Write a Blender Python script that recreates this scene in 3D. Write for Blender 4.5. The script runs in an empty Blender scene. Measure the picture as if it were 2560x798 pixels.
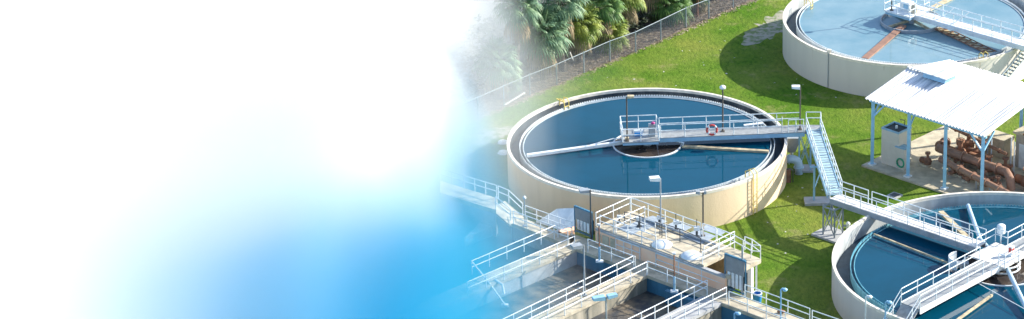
import bpy, bmesh, math, random
from math import sin, cos, pi, radians, sqrt, atan2
from mathutils import Vector, Matrix, noise
random.seed(7)
S = bpy.context.scene
COL = S.collection
# ------------------------------------------------------------------ camera
FPX, PX, PY = 8000.0, 1850.0, 399.0
PITCH = radians(23.3)
FWD = Vector((0, cos(PITCH), -sin(PITCH))); UPV = Vector((0, sin(PITCH), cos(PITCH))); RGT = Vector((1, 0, 0))
DEP = 252.0
def _ray(px, py): return FWD * FPX + RGT * (px - PX) + UPV * (PY - py)
CAM = Vector((0, 0, 3.1)) - _ray(1618, 351) * (DEP / FPX)
cd = bpy.data.cameras.new('camera'); cam = bpy.data.objects.new('camera', cd); COL.objects.link(cam)
cam.location = CAM; cam.rotation_euler = (pi / 2 - PITCH, 0, 0)
cd.sensor_width = 36; cd.lens = 36 * FPX / 2560.0; cd.shift_x = -(PX - 1280) / 2560.0; cd.shift_y = 0
cd.clip_start = 1; cd.clip_end = 6000
S.camera = cam
def U(px, py, z=0.0):
    """site survey: the point at height z seen at that place of the photograph"""
    r = _ray(px, py); t = (z - CAM.z) / r.z
    return CAM + r * t
# ------------------------------------------------------------------ light
SUN = Vector((5.4, 1.75, 3.1)).normalized()
w = bpy.data.worlds.new('World'); S.world = w; w.use_nodes = True
nt = w.node_tree; sky = nt.nodes.new('ShaderNodeTexSky'); sky.sky_type = 'NISHITA'; sky.sun_disc = False
sky.sun_elevation = math.asin(SUN.z); sky.sun_rotation = atan2(SUN.x, SUN.y)
sky.air_density = 1.0; sky.dust_density = 1.0; sky.ozone_density = 1.5
nt.links.new(sky.outputs[0], nt.nodes['Background'].inputs[0]); nt.nodes['Background'].inputs[1].default_value = 0.15
sl = bpy.data.lights.new('sun', 'SUN'); sl.energy = 4.6; sl.angle = radians(.53); sl.color = (1, .93, .80)
so = bpy.data.objects.new('sun', sl); COL.objects.link(so); so.rotation_euler = SUN.to_track_quat('Z', 'Y').to_euler(); so.location = (60, 20, 60)
S.view_settings.view_transform = 'Standard'; S.view_settings.look = 'None'; S.view_settings.gamma = 1
S.view_settings.exposure = 1.0
S.cycles.use_denoising = True; S.cycles.max_bounces = 32; S.cycles.volume_bounces = 24; S.cycles.diffuse_bounces = 4; S.cycles.glossy_bounces = 4
S.cycles.transparent_max_bounces = 16
# ------------------------------------------------------------------ materials
MATS = {}
def mat(name, col, rough=.6, var=.0, scale=2.0, bump=0.0, bscale=30.0, metal=0.0, col2=None, thr=(.35, .65), streak=False, spec=.5, detail=5, trans=0):
    m = bpy.data.materials.new(name); m.use_nodes = True; n = m.node_tree; b = n.nodes['Principled BSDF']
    b.inputs['Roughness'].default_value = rough; b.inputs['Metallic'].default_value = metal
    b.inputs['Specular IOR Level'].default_value = spec
    c = tuple(col) + (1,)
    tc = n.nodes.new('ShaderNodeNewGeometry')
    if var or col2:
        no = n.nodes.new('ShaderNodeTexNoise'); no.inputs['Scale'].default_value = scale; no.inputs['Detail'].default_value = detail; no.inputs['Roughness'].default_value = .62
        if streak:
            mp = n.nodes.new('ShaderNodeMapping'); mp.inputs['Scale'].default_value = (1, 1, .12)
            n.links.new(tc.outputs['Position'], mp.inputs[0]); n.links.new(mp.outputs[0], no.inputs['Vector'])
        else: n.links.new(tc.outputs['Position'], no.inputs['Vector'])
        cr = n.nodes.new('ShaderNodeValToRGB'); cr.color_ramp.elements[0].position = thr[0]; cr.color_ramp.elements[1].position = thr[1]
        if col2 is None: col2 = tuple(x * (1 - var) for x in col)
        cr.color_ramp.elements[0].color = tuple(col2) + (1,); cr.color_ramp.elements[1].color = c
        n.links.new(no.outputs['Fac'], cr.inputs[0]); n.links.new(cr.outputs[0], b.inputs['Base Color'])
    else: b.inputs['Base Color'].default_value = c
    if bump:
        n2 = n.nodes.new('ShaderNodeTexNoise'); n2.inputs['Scale'].default_value = bscale; n2.inputs['Detail'].default_value = 4
        n.links.new(tc.outputs['Position'], n2.inputs['Vector'])
        bp = n.nodes.new('ShaderNodeBump'); bp.inputs['Strength'].default_value = bump; bp.inputs['Distance'].default_value = .1
        n.links.new(n2.outputs['Fac'], bp.inputs['Height']); n.links.new(bp.outputs[0], b.inputs['Normal'])
    if trans: b.inputs['Subsurface Weight'].default_value = 0
    MATS[name] = m; return m
WHITE = mat('white_paint', (.80, .84, .86), .45, .18, 1.5, col2=(.62, .66, .68))
GALV = mat('galvanised_rail', (.74, .80, .83), .42, .2, 2.0, col2=(.50, .58, .62))
BLUE = mat('pale_blue_paint', (.30, .52, .70), .5, .2, 1.2)
SHEDB = mat('sky_blue_post_paint', (.33, .60, .82), .5, .15, 1.5)
TANK1 = mat('cream_tank_paint', (.82, .65, .45), .8, .10, .5, .15, 8, col2=(.72, .56, .38), streak=True)
TANK2 = mat('pale_tank_paint', (.62, .58, .54), .8, .12, .5, .15, 8, streak=True)
TANK3 = mat('white_tank_paint', (.66, .63, .58), .8, .08, .5, .1, 8, streak=True)
RIM = mat('sunlit_worn_rim_paint', (.82, .76, .66), .7, .25, 1.8)  # lighter than the walls: their sunlit top put into the colour
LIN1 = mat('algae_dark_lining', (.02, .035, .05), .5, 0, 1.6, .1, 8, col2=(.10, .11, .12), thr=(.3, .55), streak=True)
LIN2 = mat('grey_lining', (.46, .50, .52), .6, .25, 1.2, .1, 8, streak=True)
TROUGH = mat('wet_trough', (.035, .07, .10), .5, .4, 1.5, spec=.2)
FENCE = mat('weathered_fence_steel', (.26, .33, .38), .6, .3, 3)
CONC = mat('pale_concrete', (.60, .53, .40), .85, .3, 1.1, .25, 12, col2=(.37, .33, .25))
CONCD = mat('stained_concrete', (.42, .38, .30), .85, .4, 1.3, .3, 10, col2=(.16, .16, .13), streak=True)
CONCG = mat('grey_concrete', (.44, .45, .46), .85, .25, 1.2, .2, 12)
PINK = mat('salmon_wall_paint', (.90, .52, .34), .8, .12, .8, .1, 8, col2=(.88, .60, .43))
GRATE = mat('grey_grating', (.34, .36, .37), .6, .3, 3.0)
BLUEW = mat('blue_basin_wall', (.07, .23, .36), .5, .4, 1.2, streak=True)
TEAL = mat('teal_weir', (.16, .42, .52), .5, .3, 2.0, col2=(.06, .22, .30))
STEEL = mat('dark_steel', (.07, .08, .09), .5, .3, 4)
POLE = mat('brown_pole', (.11, .095, .08), .6, .3, 4)
GREYM = mat('grey_metal', (.34, .38, .42), .5, .25, 2)
RUST = mat('rust_brown', (.34, .16, .09), .75, 0, 2.5, .3, 12, col2=(.15, .08, .055))
RUSTP = mat('brown_pipe_paint', (.34, .19, .13), .6, .3, 1.5, .1, 12)
OCHRE = mat('scummy_beam', (.62, .52, .34), .7, .5, 2.0)
YEL = mat('yellow_paint', (.75, .58, .16), .5, .2, 2)
RED = mat('red_paint', (.55, .06, .05), .5)
GREEN = mat('green_plastic', (.03, .30, .16), .5)
BLUEP = mat('blue_plastic', (.03, .25, .62), .4)
BLACK = mat('black_recess', (.02, .025, .03), .6)
GLASSW = mat('blue_window', (.25, .38, .55), .15)
ROOFW = mat('white_sheet_roof', (.82, .82, .82), .5, 0, 1.6, col2=(.30, .34, .38), thr=(.30, .60), detail=5)
def stretch(m, ang, sc):
    n = m.node_tree; no = [x for x in n.nodes if x.type == 'TEX_NOISE'][0]; g = [x for x in n.nodes if x.type == 'NEW_GEOMETRY'][0]
    a = n.nodes.new('ShaderNodeMapping'); a.inputs['Rotation'].default_value = (0, 0, ang); b = n.nodes.new('ShaderNodeMapping'); b.inputs['Scale'].default_value = sc
    n.links.new(g.outputs['Position'], a.inputs[0]); n.links.new(a.outputs[0], b.inputs[0]); n.links.new(b.outputs[0], no.inputs['Vector'])
stretch(ROOFW, radians(40), (1.8, .10, 0))
BARK = mat('palm_bark', (.17, .15, .13), .9, .4, 6, .5, 14)
SAND = mat('bare_sand', (.34, .32, .26), .95, 0, 1.4, .3, 8, col2=(.13, .19, .06), thr=(.42, .55))
LITW = mat('pale_scraps', (.6, .6, .55), .8)
def waterm(name, c1, c2, bump, scale, rough, ring=None):
    m = mat(name, c1, rough, 0, scale, col2=c2, thr=(.38, .62)); n = m.node_tree; b = n.nodes['Principled BSDF']; b.inputs['IOR'].default_value = 1.33
    g = n.nodes.new('ShaderNodeNewGeometry'); no = n.nodes.new('ShaderNodeTexNoise'); no.inputs['Scale'].default_value = 2.2; no.inputs['Detail'].default_value = 6
    n.links.new(g.outputs['Position'], no.inputs['Vector']); bp = n.nodes.new('ShaderNodeBump'); bp.inputs['Strength'].default_value = bump; bp.inputs['Distance'].default_value = .05
    n.links.new(no.outputs['Fac'], bp.inputs['Height']); n.links.new(bp.outputs[0], b.inputs['Normal']); return m
WAT = waterm('clear_teal_water', (.0015, .060, .112), (.0012, .048, .085), .012, .12, .03); WAT.node_tree.nodes['Principled BSDF'].inputs['IOR'].default_value = 1.26
WAT3 = waterm('glare_blue_water', (.13, .25, .31), (.20, .31, .36), .07, .2, .05)  # sky reflection and glare put into a lighter base colour
WELL = waterm('brown_water', (.07, .055, .045), (.035, .03, .03), .01, .6, .05)
SLUDGE = waterm('grey_brown_sludge_water', (.05, .055, .065), (.21, .17, .12), .45, .8, .3)
DARKW = waterm('dark_basin_water', (.012, .04, .06), (.015, .05, .07), .03, .5, .05)
# lawn and litter ground
gm = bpy.data.materials.new('lawn_and_soil'); gm.use_nodes = True; n = gm.node_tree; gb = n.nodes['Principled BSDF']; gb.inputs['Roughness'].default_value = .95; gb.inputs['Specular IOR Level'].default_value = .1
def N(t, **k):
    x = n.nodes.new(t)
    for a, v in k.items(): setattr(x, a, v)
    return x
def noi(scale, det=5, rough=.6, mp=None):
    x = N('ShaderNodeTexNoise'); x.inputs['Scale'].default_value = scale; x.inputs['Detail'].default_value = det; x.inputs['Roughness'].default_value = rough
    n.links.new(mp or geo.outputs['Position'], x.inputs['Vector']); return x.outputs['Fac']
def ramp(src, *st):
    x = N('ShaderNodeValToRGB'); e = x.color_ramp.elements
    e[0].position, e[0].color = st[0][0], tuple(st[0][1]) + (1,); e[1].position, e[1].color = st[-1][0], tuple(st[-1][1]) + (1,)
    for p, c in st[1:-1]: q = e.new(p); q.color = tuple(c) + (1,)
    n.links.new(src, x.inputs[0]); return x.outputs[0]
def mix(f, a, b, mode='MIX'):
    x = N('ShaderNodeMix', data_type='RGBA', blend_type=mode)
    if isinstance(f, float): x.inputs[0].default_value = f
    else: n.links.new(f, x.inputs[0])
    n.links.new(a, x.inputs[6]); n.links.new(b, x.inputs[7]); return x.outputs[2]
def math_(op, a, b=None):
    x = N('ShaderNodeMath', operation=op)
    for i, v in enumerate((a, b)):
        if v is None: continue
        if isinstance(v, (int, float)): x.inputs[i].default_value = v
        else: n.links.new(v, x.inputs[i])
    return x.outputs[0]
geo = N('ShaderNodeNewGeometry')
mpn = N('ShaderNodeMapping'); mpn.inputs['Rotation'].default_value = (0, 0, radians(35)); mpn.inputs['Scale'].default_value = (1, .45, 1); n.links.new(geo.outputs['Position'], mpn.inputs[0])
big = ramp(noi(.10, 3), (.38, (.075, .165, .012)), (.5, (.135, .205, .028)), (.62, (.185, .225, .040)))
fine = ramp(noi(3.2, 6, .75, mpn.outputs[0]), (.30, (.50, .58, .50)), (.5, (.98, 1, .98)), (.72, (1.45, 1.35, 1.25)))
lawn = mix(1.0, big, fine, 'MULTIPLY')
dry = ramp(noi(.33, 5, .7), (.56, (0, 0, 0)), (.70, (1, 1, 1)))
dryc = ramp(noi(5, 4), (.3, (.17, .18, .05)), (.7, (.36, .33, .15)))
lawn = mix(math_('MULTIPLY', dry, .75), lawn, dryc)
soil = ramp(noi(2.6, 8, .8), (.34, (.035, .032, .03)), (.48, (.14, .11, .085)), (.58, (.30, .25, .19)), (.70, (.50, .43, .34)))
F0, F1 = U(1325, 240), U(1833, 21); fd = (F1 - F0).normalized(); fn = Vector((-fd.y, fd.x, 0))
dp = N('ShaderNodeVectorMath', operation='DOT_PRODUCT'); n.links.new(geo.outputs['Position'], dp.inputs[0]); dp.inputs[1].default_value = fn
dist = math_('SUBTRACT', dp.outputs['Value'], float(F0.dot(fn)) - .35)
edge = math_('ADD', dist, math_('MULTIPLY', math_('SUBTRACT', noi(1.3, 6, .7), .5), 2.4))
deep = ramp(math_('DIVIDE', dist, 20.0), (2.0 / 20, (1, 1, 1)), (4.5 / 20, (.22, .24, .24)))  # humus darkened behind the fence, shade of the shrubs put into it
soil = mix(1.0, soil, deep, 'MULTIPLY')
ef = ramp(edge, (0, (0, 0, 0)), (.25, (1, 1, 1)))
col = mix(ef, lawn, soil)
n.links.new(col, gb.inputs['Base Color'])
bp = N('ShaderNodeBump'); bp.inputs['Strength'].default_value = .65; bp.inputs['Distance'].default_value = .22
n.links.new(noi(4.5, 7, .75, mpn.outputs[0]), bp.inputs['Height']); n.links.new(bp.outputs[0], gb.inputs['Normal'])
LAWN = gm
def leafm(name, a, b):
    m = mat(name, a, .55, 0, .9, col2=b, thr=(.3, .7), spec=.4); return m
LEAF1 = leafm('palm_leaf_green', (.12, .22, .035), (.04, .12, .04))
LEAF2 = leafm('palm_leaf_yellowish', (.27, .31, .045), (.10, .18, .03))
LEAF3 = leafm('palm_leaf_bluish', (.17, .27, .13), (.07, .16, .10))
SHRUB = leafm('shrub_leaf', (.05, .07, .03), (.02, .035, .02))
# ------------------------------------------------------------------ mesh building
class MB:
    def __init__(s): s.v = []; s.f = []; s.sm = False
    def add(s, vs, fs):
        o = len(s.v); s.v += [tuple(x) for x in vs]; s.f += [tuple(i + o for i in f) for f in fs]; return s
    def box8(s, p): return s.add(p, [(0, 3, 2, 1), (4, 5, 6, 7), (0, 1, 5, 4), (1, 2, 6, 5), (2, 3, 7, 6), (3, 0, 4, 7)])
    def box(s, c, size, ax=None):
        c = Vector(c); ax = ax or (Vector((1, 0, 0)), Vector((0, 1, 0)))
        a = Vector(ax[0]).normalized() * size[0] / 2; b = Vector(ax[1]).normalized() * size[1] / 2; z = Vector((0, 0, size[2] / 2))
        return s.box8([c - a - b - z, c + a - b - z, c + a + b - z, c - a + b - z, c - a - b + z, c + a - b + z, c + a + b + z, c - a + b + z])
    def beam(s, p, q, wd, h):
        p, q = Vector(p), Vector(q); d = (q - p).normalized(); sd = d.cross(Vector((0, 0, 1)))
        if sd.length < 1e-4: sd = Vector((1, 0, 0))
        sd.normalize(); up = sd.cross(d).normalized(); a = sd * wd / 2; b = up * h / 2
        return s.box8([p - a - b, p + a - b, q + a - b, q - a - b, p - a + b, p + a + b, q + a + b, q - a + b])
    def prism(s, poly, z0, z1):
        k = len(poly); lo = [Vector((p[0], p[1], z0)) for p in poly]; hi = [Vector((p[0], p[1], z1)) for p in poly]
        ar = sum(poly[i][0] * poly[(i + 1) % k][1] - poly[(i + 1) % k][0] * poly[i][1] for i in range(k))
        if ar < 0: lo.reverse(); hi.reverse()
        fs = [tuple(reversed(range(k))), tuple(range(k, 2 * k))] + [(i, (i + 1) % k, k + (i + 1) % k, k + i) for i in range(k)]
        return s.add(lo + hi, fs)
    def tube(s, pts, r, nn=7, r2=None, caps=True):
        pts = [Vector(p) for p in pts]; r2 = r if r2 is None else r2; vs = []; L = len(pts)
        for i, p in enumerate(pts):
            d = (pts[min(i + 1, L - 1)] - pts[max(i - 1, 0)]).normalized()
            a = d.cross(Vector((0, 0, 1)));
            if a.length < 1e-3: a = Vector((1, 0, 0))
            a.normalize(); b = d.cross(a); rr = r + (r2 - r) * i / max(1, L - 1)
            vs += [p + (a * cos(2 * pi * k / nn) + b * sin(2 * pi * k / nn)) * rr for k in range(nn)]
        fs = [(i * nn + k, i * nn + (k + 1) % nn, (i + 1) * nn + (k + 1) % nn, (i + 1) * nn + k) for i in range(L - 1) for k in range(nn)]
        if caps: fs += [tuple(reversed(range(nn))), tuple(range((L - 1) * nn, L * nn))]
        return s.add(vs, fs)
    def lathe(s, c, prof, seg=48, a0=0, a1=2 * pi, close=True):
        full = abs(a1 - a0) > 6.28; m = seg if full else seg + 1; vs = []; k = len(prof)
        for i in range(m):
            t = a0 + (a1 - a0) * i / seg
            vs += [Vector((c[0] + r * cos(t), c[1] + r * sin(t), c[2] + z)) for r, z in prof]
        fs = []
        for i in range(seg):
            j = (i + 1) % m
            for q in range(k if close else k - 1):
                q2 = (q + 1) % k; fs.append((i * k + q, j * k + q, j * k + q2, i * k + q2))
        if not full and close: fs += [tuple(reversed(range(k))), tuple(range((m - 1) * k, m * k))]
        return s.add(vs, fs)
    def disc(s, c, r, seg=64): return s.add([Vector(c) + Vector((r * cos(2 * pi * i / seg), r * sin(2 * pi * i / seg), 0)) for i in range(seg)], [tuple(range(seg))])
    def ball(s, c, r, sc=(1, 1, 1), nn=10):
        vs = []; fs = []
        for i in range(1, nn // 2 + 1):
            th = pi * i / (nn // 2 + 1)
            vs += [Vector(c) + Vector((r * sc[0] * sin(th) * cos(2 * pi * k / nn), r * sc[1] * sin(th) * sin(2 * pi * k / nn), r * sc[2] * cos(th))) for k in range(nn)]
        L = nn // 2; vs += [Vector(c) + Vector((0, 0, r * sc[2])), Vector(c) - Vector((0, 0, r * sc[2]))]
        for i in range(L - 1):
            for k in range(nn): fs.append((i * nn + k, (i + 1) * nn + k, (i + 1) * nn + (k + 1) % nn, i * nn + (k + 1) % nn))
        for k in range(nn): fs += [(L * nn, k, (k + 1) % nn), (L * nn + 1, (L - 1) * nn + (k + 1) % nn, (L - 1) * nn + k)]
        return s.add(vs, fs)
    def mesh(s, name, m):
        me = bpy.data.meshes.new(name); me.from_pydata(s.v, [], s.f); me.materials.append(m)
        if s.sm: me.shade_smooth()
        me.update(); return me
    def build(s, name, m, parent=None, smooth=False):
        s.sm = smooth
        me = s.mesh(name, m)
        if smooth == 'angle': me.shade_smooth(); me.set_sharp_from_angle(angle=radians(40))
        return link(name, me, parent)
def link(name, me, parent=None, loc=None):
    o = bpy.data.objects.new(name, me); COL.objects.link(o)
    if loc is not None: o.location = loc
    if parent is not None:
        o.parent = parent
        if parent.type == 'EMPTY': o.matrix_parent_inverse = Matrix.Translation(parent.location).inverted()
    return o
def tag(o, label=None, cat=None, group=None, kind=None):
    if label: o['label'] = label
    if cat: o['category'] = cat
    if group: o['group'] = group
    if kind: o['kind'] = kind
    return o
def thing(name, loc, label, cat, group=None):
    e = bpy.data.objects.new(name, None); COL.objects.link(e); e.location = Vector(loc); e.empty_display_size = .3
    return tag(e, label, cat, group)
_post = {}
def railing(parent, runs, h=1.07, r=.036, m=None, gap=1.7, kick=False, name='railing'):
    """one railing: rails in one mesh, every post a child"""
    m = m or GALV; mb = MB(); posts = []
    for pts in runs:
        pts = [Vector(p) for p in pts]
        for a, b in zip(pts[:-1], pts[1:]):
            for z in (h, h * .55): mb.tube([a + Vector((0, 0, z)), b + Vector((0, 0, z))], r, 6)
            if kick: mb.beam(a + Vector((0, 0, .08)), b + Vector((0, 0, .08)), .02, .14)
            k = max(1, round((b - a).length / gap))
            for i in range(k): posts.append(a.lerp(b, i / k))
        posts.append(pts[-1])
    ro = mb.build(name, m, parent)
    key = (round(h, 3), r, m.name)
    if key not in _post: _post[key] = MB().tube([(0, 0, 0), (0, 0, h)], r, 6).mesh('post', m)
    for p in posts:
        link('post', _post[key], ro, p)
    return ro
def edges(p, q, wd):
    p, q = Vector(p), Vector(q); d = q - p; s = Vector((d.y, -d.x, 0)).normalized() * wd / 2
    return (p - s, q - s), (p + s, q + s)
Z = Vector((0, 0, 1))
def V(x, y, z): return Vector((x, y, z))
# ------------------------------------------------------------------ ground
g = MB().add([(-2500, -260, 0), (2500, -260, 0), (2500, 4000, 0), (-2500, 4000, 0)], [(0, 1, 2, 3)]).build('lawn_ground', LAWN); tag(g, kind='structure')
def blob(cs, z, name, m, seed=0, nn=60, rag=.35):
    """irregular ground patch along a chain of circles"""
    poly = []
    c = sum((Vector(x[0]) for x in cs), Vector()) / len(cs)
    for i in range(nn):
        a = 2 * pi * i / nn; d = Vector((cos(a), sin(a), 0)); best = 0
        for p, r in cs:
            rel = Vector(p) - c; b = rel.dot(d); q = r * r - (rel.length_squared - b * b)
            if q > 0: best = max(best, b + sqrt(q))
        best = max(best, .4) * (1 + rag * noise.noise(Vector((cos(a) * 3 + seed, sin(a) * 3, 1))) + rag * .8 * noise.noise(Vector((cos(a) * 9 + seed, sin(a) * 9, 5))))
        poly.append(c + d * best)
    o = MB().add([V(p.x, p.y, z) for p in poly], [tuple(range(nn))]).build(name, m); return tag(o, kind='structure')
blob([(U(1880, 100), 1.0), (U(1905, 84), 1.5), (U(1950, 62), 2.0), (U(1990, 40), 2.0)], .004, 'sand_ground', SAND, 3, rag=.6)
blob([(U(1180, 350), 1.6), (U(1230, 335), 1.2), (U(1275, 325), 1.0)], .004, 'sand_ground', SAND, 5)
# ------------------------------------------------------------------ clarifier tanks
LAUN = mat('launder_grey', (.56, .64, .68), .5, .25, 2)
def tank(cx, cy, zr, Rpx, m, lin, wat, label, rl, zl, rwell, seg=168, wallt=.21, mlaunder=None, ringm=None, zring=None, trm=None, well=None):
    c = U(cx, cy, zr); k = FPX / ((c - CAM).dot(FWD)); R = Rpx / k; c0 = V(c.x, c.y, 0)
    t = thing('clarifier_tank', c0, label, 'settling tank', 'round settling tanks')
    MB().lathe(c0, [(R, 0), (R, zr - .22), (R - wallt, zr - .22), (R - wallt, 0)], seg).build('wall', m, t, 'angle')
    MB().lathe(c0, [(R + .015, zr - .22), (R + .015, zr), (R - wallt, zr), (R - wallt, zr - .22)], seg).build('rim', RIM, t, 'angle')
    MB().lathe(c0, [(R - wallt - .002, zl - 1.2), (R - wallt - .002, zr - .221), (R - wallt - .022, zr - .221), (R - wallt - .022, zl - 1.2)], seg).build('lining', lin, t, 'angle')
    MB().lathe(c0, [(R - wallt - .02, zl - .75), (rl + .3, zl - .75)], seg, close=False).build('trough_floor', trm or TROUGH, t)
    la = MB().lathe(c0, [(rl, zl - .9), (rl, zl), (rl + .06, zl), (rl + .06, zl - .3), (rl + .27, zl - .3), (rl + .27, zl - .02), (rl + .32, zl - .02), (rl + .32, zl - .9)], seg).build('launder', mlaunder or LAUN, t, 'angle')
    MB().lathe(c0, [(rl + .061, zl - .14), (rl + .269, zl - .14)], seg, close=False).build('channel_water', TROUGH, la)
    wb = MB(); nt_ = 300
    for i in range(nt_):
        a = 2 * pi * i / nt_; da = 2 * pi / nt_
        for rr, zz in ((rl + .305, zl - .02),):
            p = [c0 + V(rr * cos(a + da * f), rr * sin(a + da * f), zz + h) for f, h in ((0, 0), (.30, .12), (.62, .12), (.92, 0))]
            wb.add(p + [q + V(.03 * cos(a), .03 * sin(a), 0) for q in p], [(0, 1, 2, 3), (7, 6, 5, 4), (0, 4, 5, 1), (1, 5, 6, 2), (2, 6, 7, 3), (3, 7, 4, 0)])
    wb.build('weir_teeth', mlaunder or WHITE, la)
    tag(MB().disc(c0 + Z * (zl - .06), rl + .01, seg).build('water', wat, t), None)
    zring = zl + .02 if zring is None else zring
    ring = MB().lathe(c0, [(rwell, zring - .5), (rwell, zring), (rwell - .10, zring), (rwell - .10, zring - .5)], 96).build('feedwell_ring', ringm or WHITE, t, 'angle')
    if well: MB().disc(c0 + Z * (zl - .054), rwell - .1, 96).build('feedwell_water', well, t)
    return t, c0, R
T1, C1, R1 = tank(1618, 351, 3.1, 350, TANK1, LIN1, WAT, 'cream round tank of clear blue water with a straight bridge and life ring', 9.72, 2.80, 2.74, well=WELL)
T2, C2, R2 = tank(2507, 651, 2.7, 427, TANK2, LIN2, WAT, 'pale round tank cut by the frame corner, two walkways meeting over its centre', 10.75, 2.12, 3.1, mlaunder=TEAL, well=WELL)
T3, C3, R3 = tank(2280, 45, 3.15, 323, TANK3, LIN2, WAT3, 'white round tank of pale blue water behind the open shed', 9.7, 2.78, 2.75, ringm=GREYM, zring=3.0)
STAIN = mat('rust_stain', (.52, .42, .30), .9, .3, 3)
for T_, C_, R_, zt_, n_, a0_ in ((T1, C1, R1, 2.87, 14, .1), (T2, C2, R2, 2.47, 14, .3), (T3, C3, R3, 2.92, 14, .25)):
    mb = MB(); rs = random.Random(n_ + int(R_ * 10))
    for i in range(12):
        a = rs.uniform(0, 2 * pi); L = rs.uniform(.2, 1.3); w_ = rs.uniform(.01, .04)
        p = [C_ + V(cos(a + u) * (R_ + .004), sin(a + u) * (R_ + .004), z) for u, z in ((-w_ / R_, zt_), (w_ / R_, zt_), (w_ * .3 / R_, zt_ - L), (-w_ * .3 / R_, zt_ - L))]
        mb.add(p, [(0, 3, 2, 1)])
    mb.build('drip_stains', STAIN, T_)
# --- tank 1 gear
zb = 3.55
bx = (U(1967, 324, zb) - U(1618, 338, zb)); bx.z = 0; bx.normalize(); by = V(-bx.y, bx.x, 0)
if by.y < 0: by = -by
PC = C1 + bx * -.6; PC.z = 0
t = thing('bridge', C1 + bx * 6, 'straight steel bridge over the middle tank, a life ring on its rail', 'bridge')
E0 = C1 + bx * .9; E1 = C1 + bx * 12.4
dk = MB().beam(E0 + Z * zb, E1 + Z * zb, 1.5, .06).build('deck', GRATE, t)
for sgn in (-1, 1): MB().beam(E0 + by * .72 * sgn + Z * (zb - .19), E1 + by * .72 * sgn + Z * (zb - .19), .08, .32).build('girder', BLUE, t)
mbx = MB()
for i in range(12): q = E0.lerp(E1, (i + .5) / 12); mbx.beam(q - by * .67 + Z * (zb - .22), q + by * .67 + Z * (zb - .22), .08, .2)
mbx.build('cross_beams', BLUE, t)
MB().box(PC + Z * zb, (2.9, 2.8, .08), (bx, by)).build('platform', GRATE, t)
MB().box(PC + Z * (zb - .15), (2.8, 2.7, .2), (bx, by)).build('platform_frame', BLUE, t)
pf = lambda u, v: PC + bx * u + by * v + Z * (zb + .04)
railing(t, [[pf(1.42, -.72), pf(1.42, -1.37), pf(-1.42, -1.37), pf(-1.42, 1.37), pf(1.42, 1.37), pf(1.42, .72)]], gap=1.42, h=1.08)
e = lambda u, v: C1 + bx * u + by * v + Z * (zb + .03)
railing(t, [[e(1.0, -.72), e(10.6, -.72)]], gap=1.9, h=1.08); railing(t, [[e(1.0, .72), e(12.2, .72)]], gap=1.9, h=1.08)
railing(t, [[e(11.1, -.72), e(12.3, -.72)]], gap=.7, h=1.08)
railing(t, [[e(10.6, -.72), e(10.6, -.70)]], gap=.7, h=1.35)
MB().lathe(C1, [(.35, 1.0), (.35, zb - .3)], 20, close=False).build('centre_column', GREYM, t)
cb = thing('control_cabinet', PC + bx * 1.0 + Z * (zb + .04), 'grey control cabinet with a magenta cap on the middle tank platform', 'cabinet')
MB().box(PC + bx * .95 + by * -.3 + Z * (zb + .54), (.5, .4, 1.0), (bx, by)).build('housing', GREYM, cb)
MB().box(PC + bx * .95 + by * -.503 + Z * (zb + .56), (.38, .02, .78), (bx, by)).build('door', mat('cabinet_door', (.42, .43, .44), .5, .2), cb)
MB().ball(PC + bx * 1.05 + by * -.3 + Z * (zb + 1.13), .15, (1.2, 1, .7)).build('cap', mat('magenta_cap', (.45, .05, .22), .4), cb, True)
dv = thing('drive_motor', PC + bx * -.1 + Z * (zb + .04), 'small white and blue drive motor on the middle tank platform', 'motor')
MB().box(PC + bx * -.1 + Z * (zb + .17), (.6, .5, .26), (bx, by)).build('gearbox', BLUEP, dv)
MB().tube([PC + bx * -.45 + Z * (zb + .38), PC + bx * .3 + Z * (zb + .38)], .16, 12).build('motor_body', WHITE, dv, 'angle')
MB().box(PC + bx * -1.05 + by * -.9 + Z * (zb + .14), (.3, .25, .2), (bx, by)).build('terminal_box', OCHRE, dv)
# rake / skimmer arms of tank 1
p, q = U(1318, 389, 2.95), U(1600, 350, 2.95)
MB().beam(p, q, .30, .22).build('skimmer_arm', WHITE, T1)
mb = MB().tube([U(1455, 369, 2.9), U(1532, 347, 3.25)], .04, 6).tube([U(1532, 347, 3.25), C1 + Z * 3.25], .04, 6); mb.build('stay_rod', WHITE, T1)
MB().beam(U(1706, 366, 2.82), U(1921, 379, 2.82), .34, .16).build('scum_skimmer', OCHRE, T1)
MB().tube([U(1706, 366, 2.82), U(1710, 358, 3.1), C1 + bx * 1.5 + Z * 3.2], .07, 8).build('skimmer_hinge', WHITE, T1)
MB().beam(U(1860, 314, 2.95), U(1908, 308, 2.95), .3, .1).build('scum_box', WHITE, T1)
def hoop(parent, px, py, z, dirv, m=YEL):
    p = U(px, py, z); s = V(-dirv.y, dirv.x, 0)
    mb = MB()
    for sg in (-.24, .24):
        b = p + s * sg; mb.tube([b - dirv * .3 - Z * .9, b - dirv * .3 + Z * .25, b - dirv * .05 + Z * .42, b + dirv * .35 + Z * .25, b + dirv * .35 - Z * .35], .045, 6)
    for zz in (-.7, -.4, -.1): mb.tube([p - s * .24 - dirv * .3 + Z * zz, p + s * .24 - dirv * .3 + Z * zz], .035, 6)
    mb.build('ladder_hoop', m, parent)
hoop(T1, 1411, 258, 3.15, (C1 - U(1411, 258, 3.1)).normalized() * -1)
MB().beam(U(1392, 247, 3.17), U(1411, 256, 3.17), .12, .06).build('ladder_bracket', YEL, T1)
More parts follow.
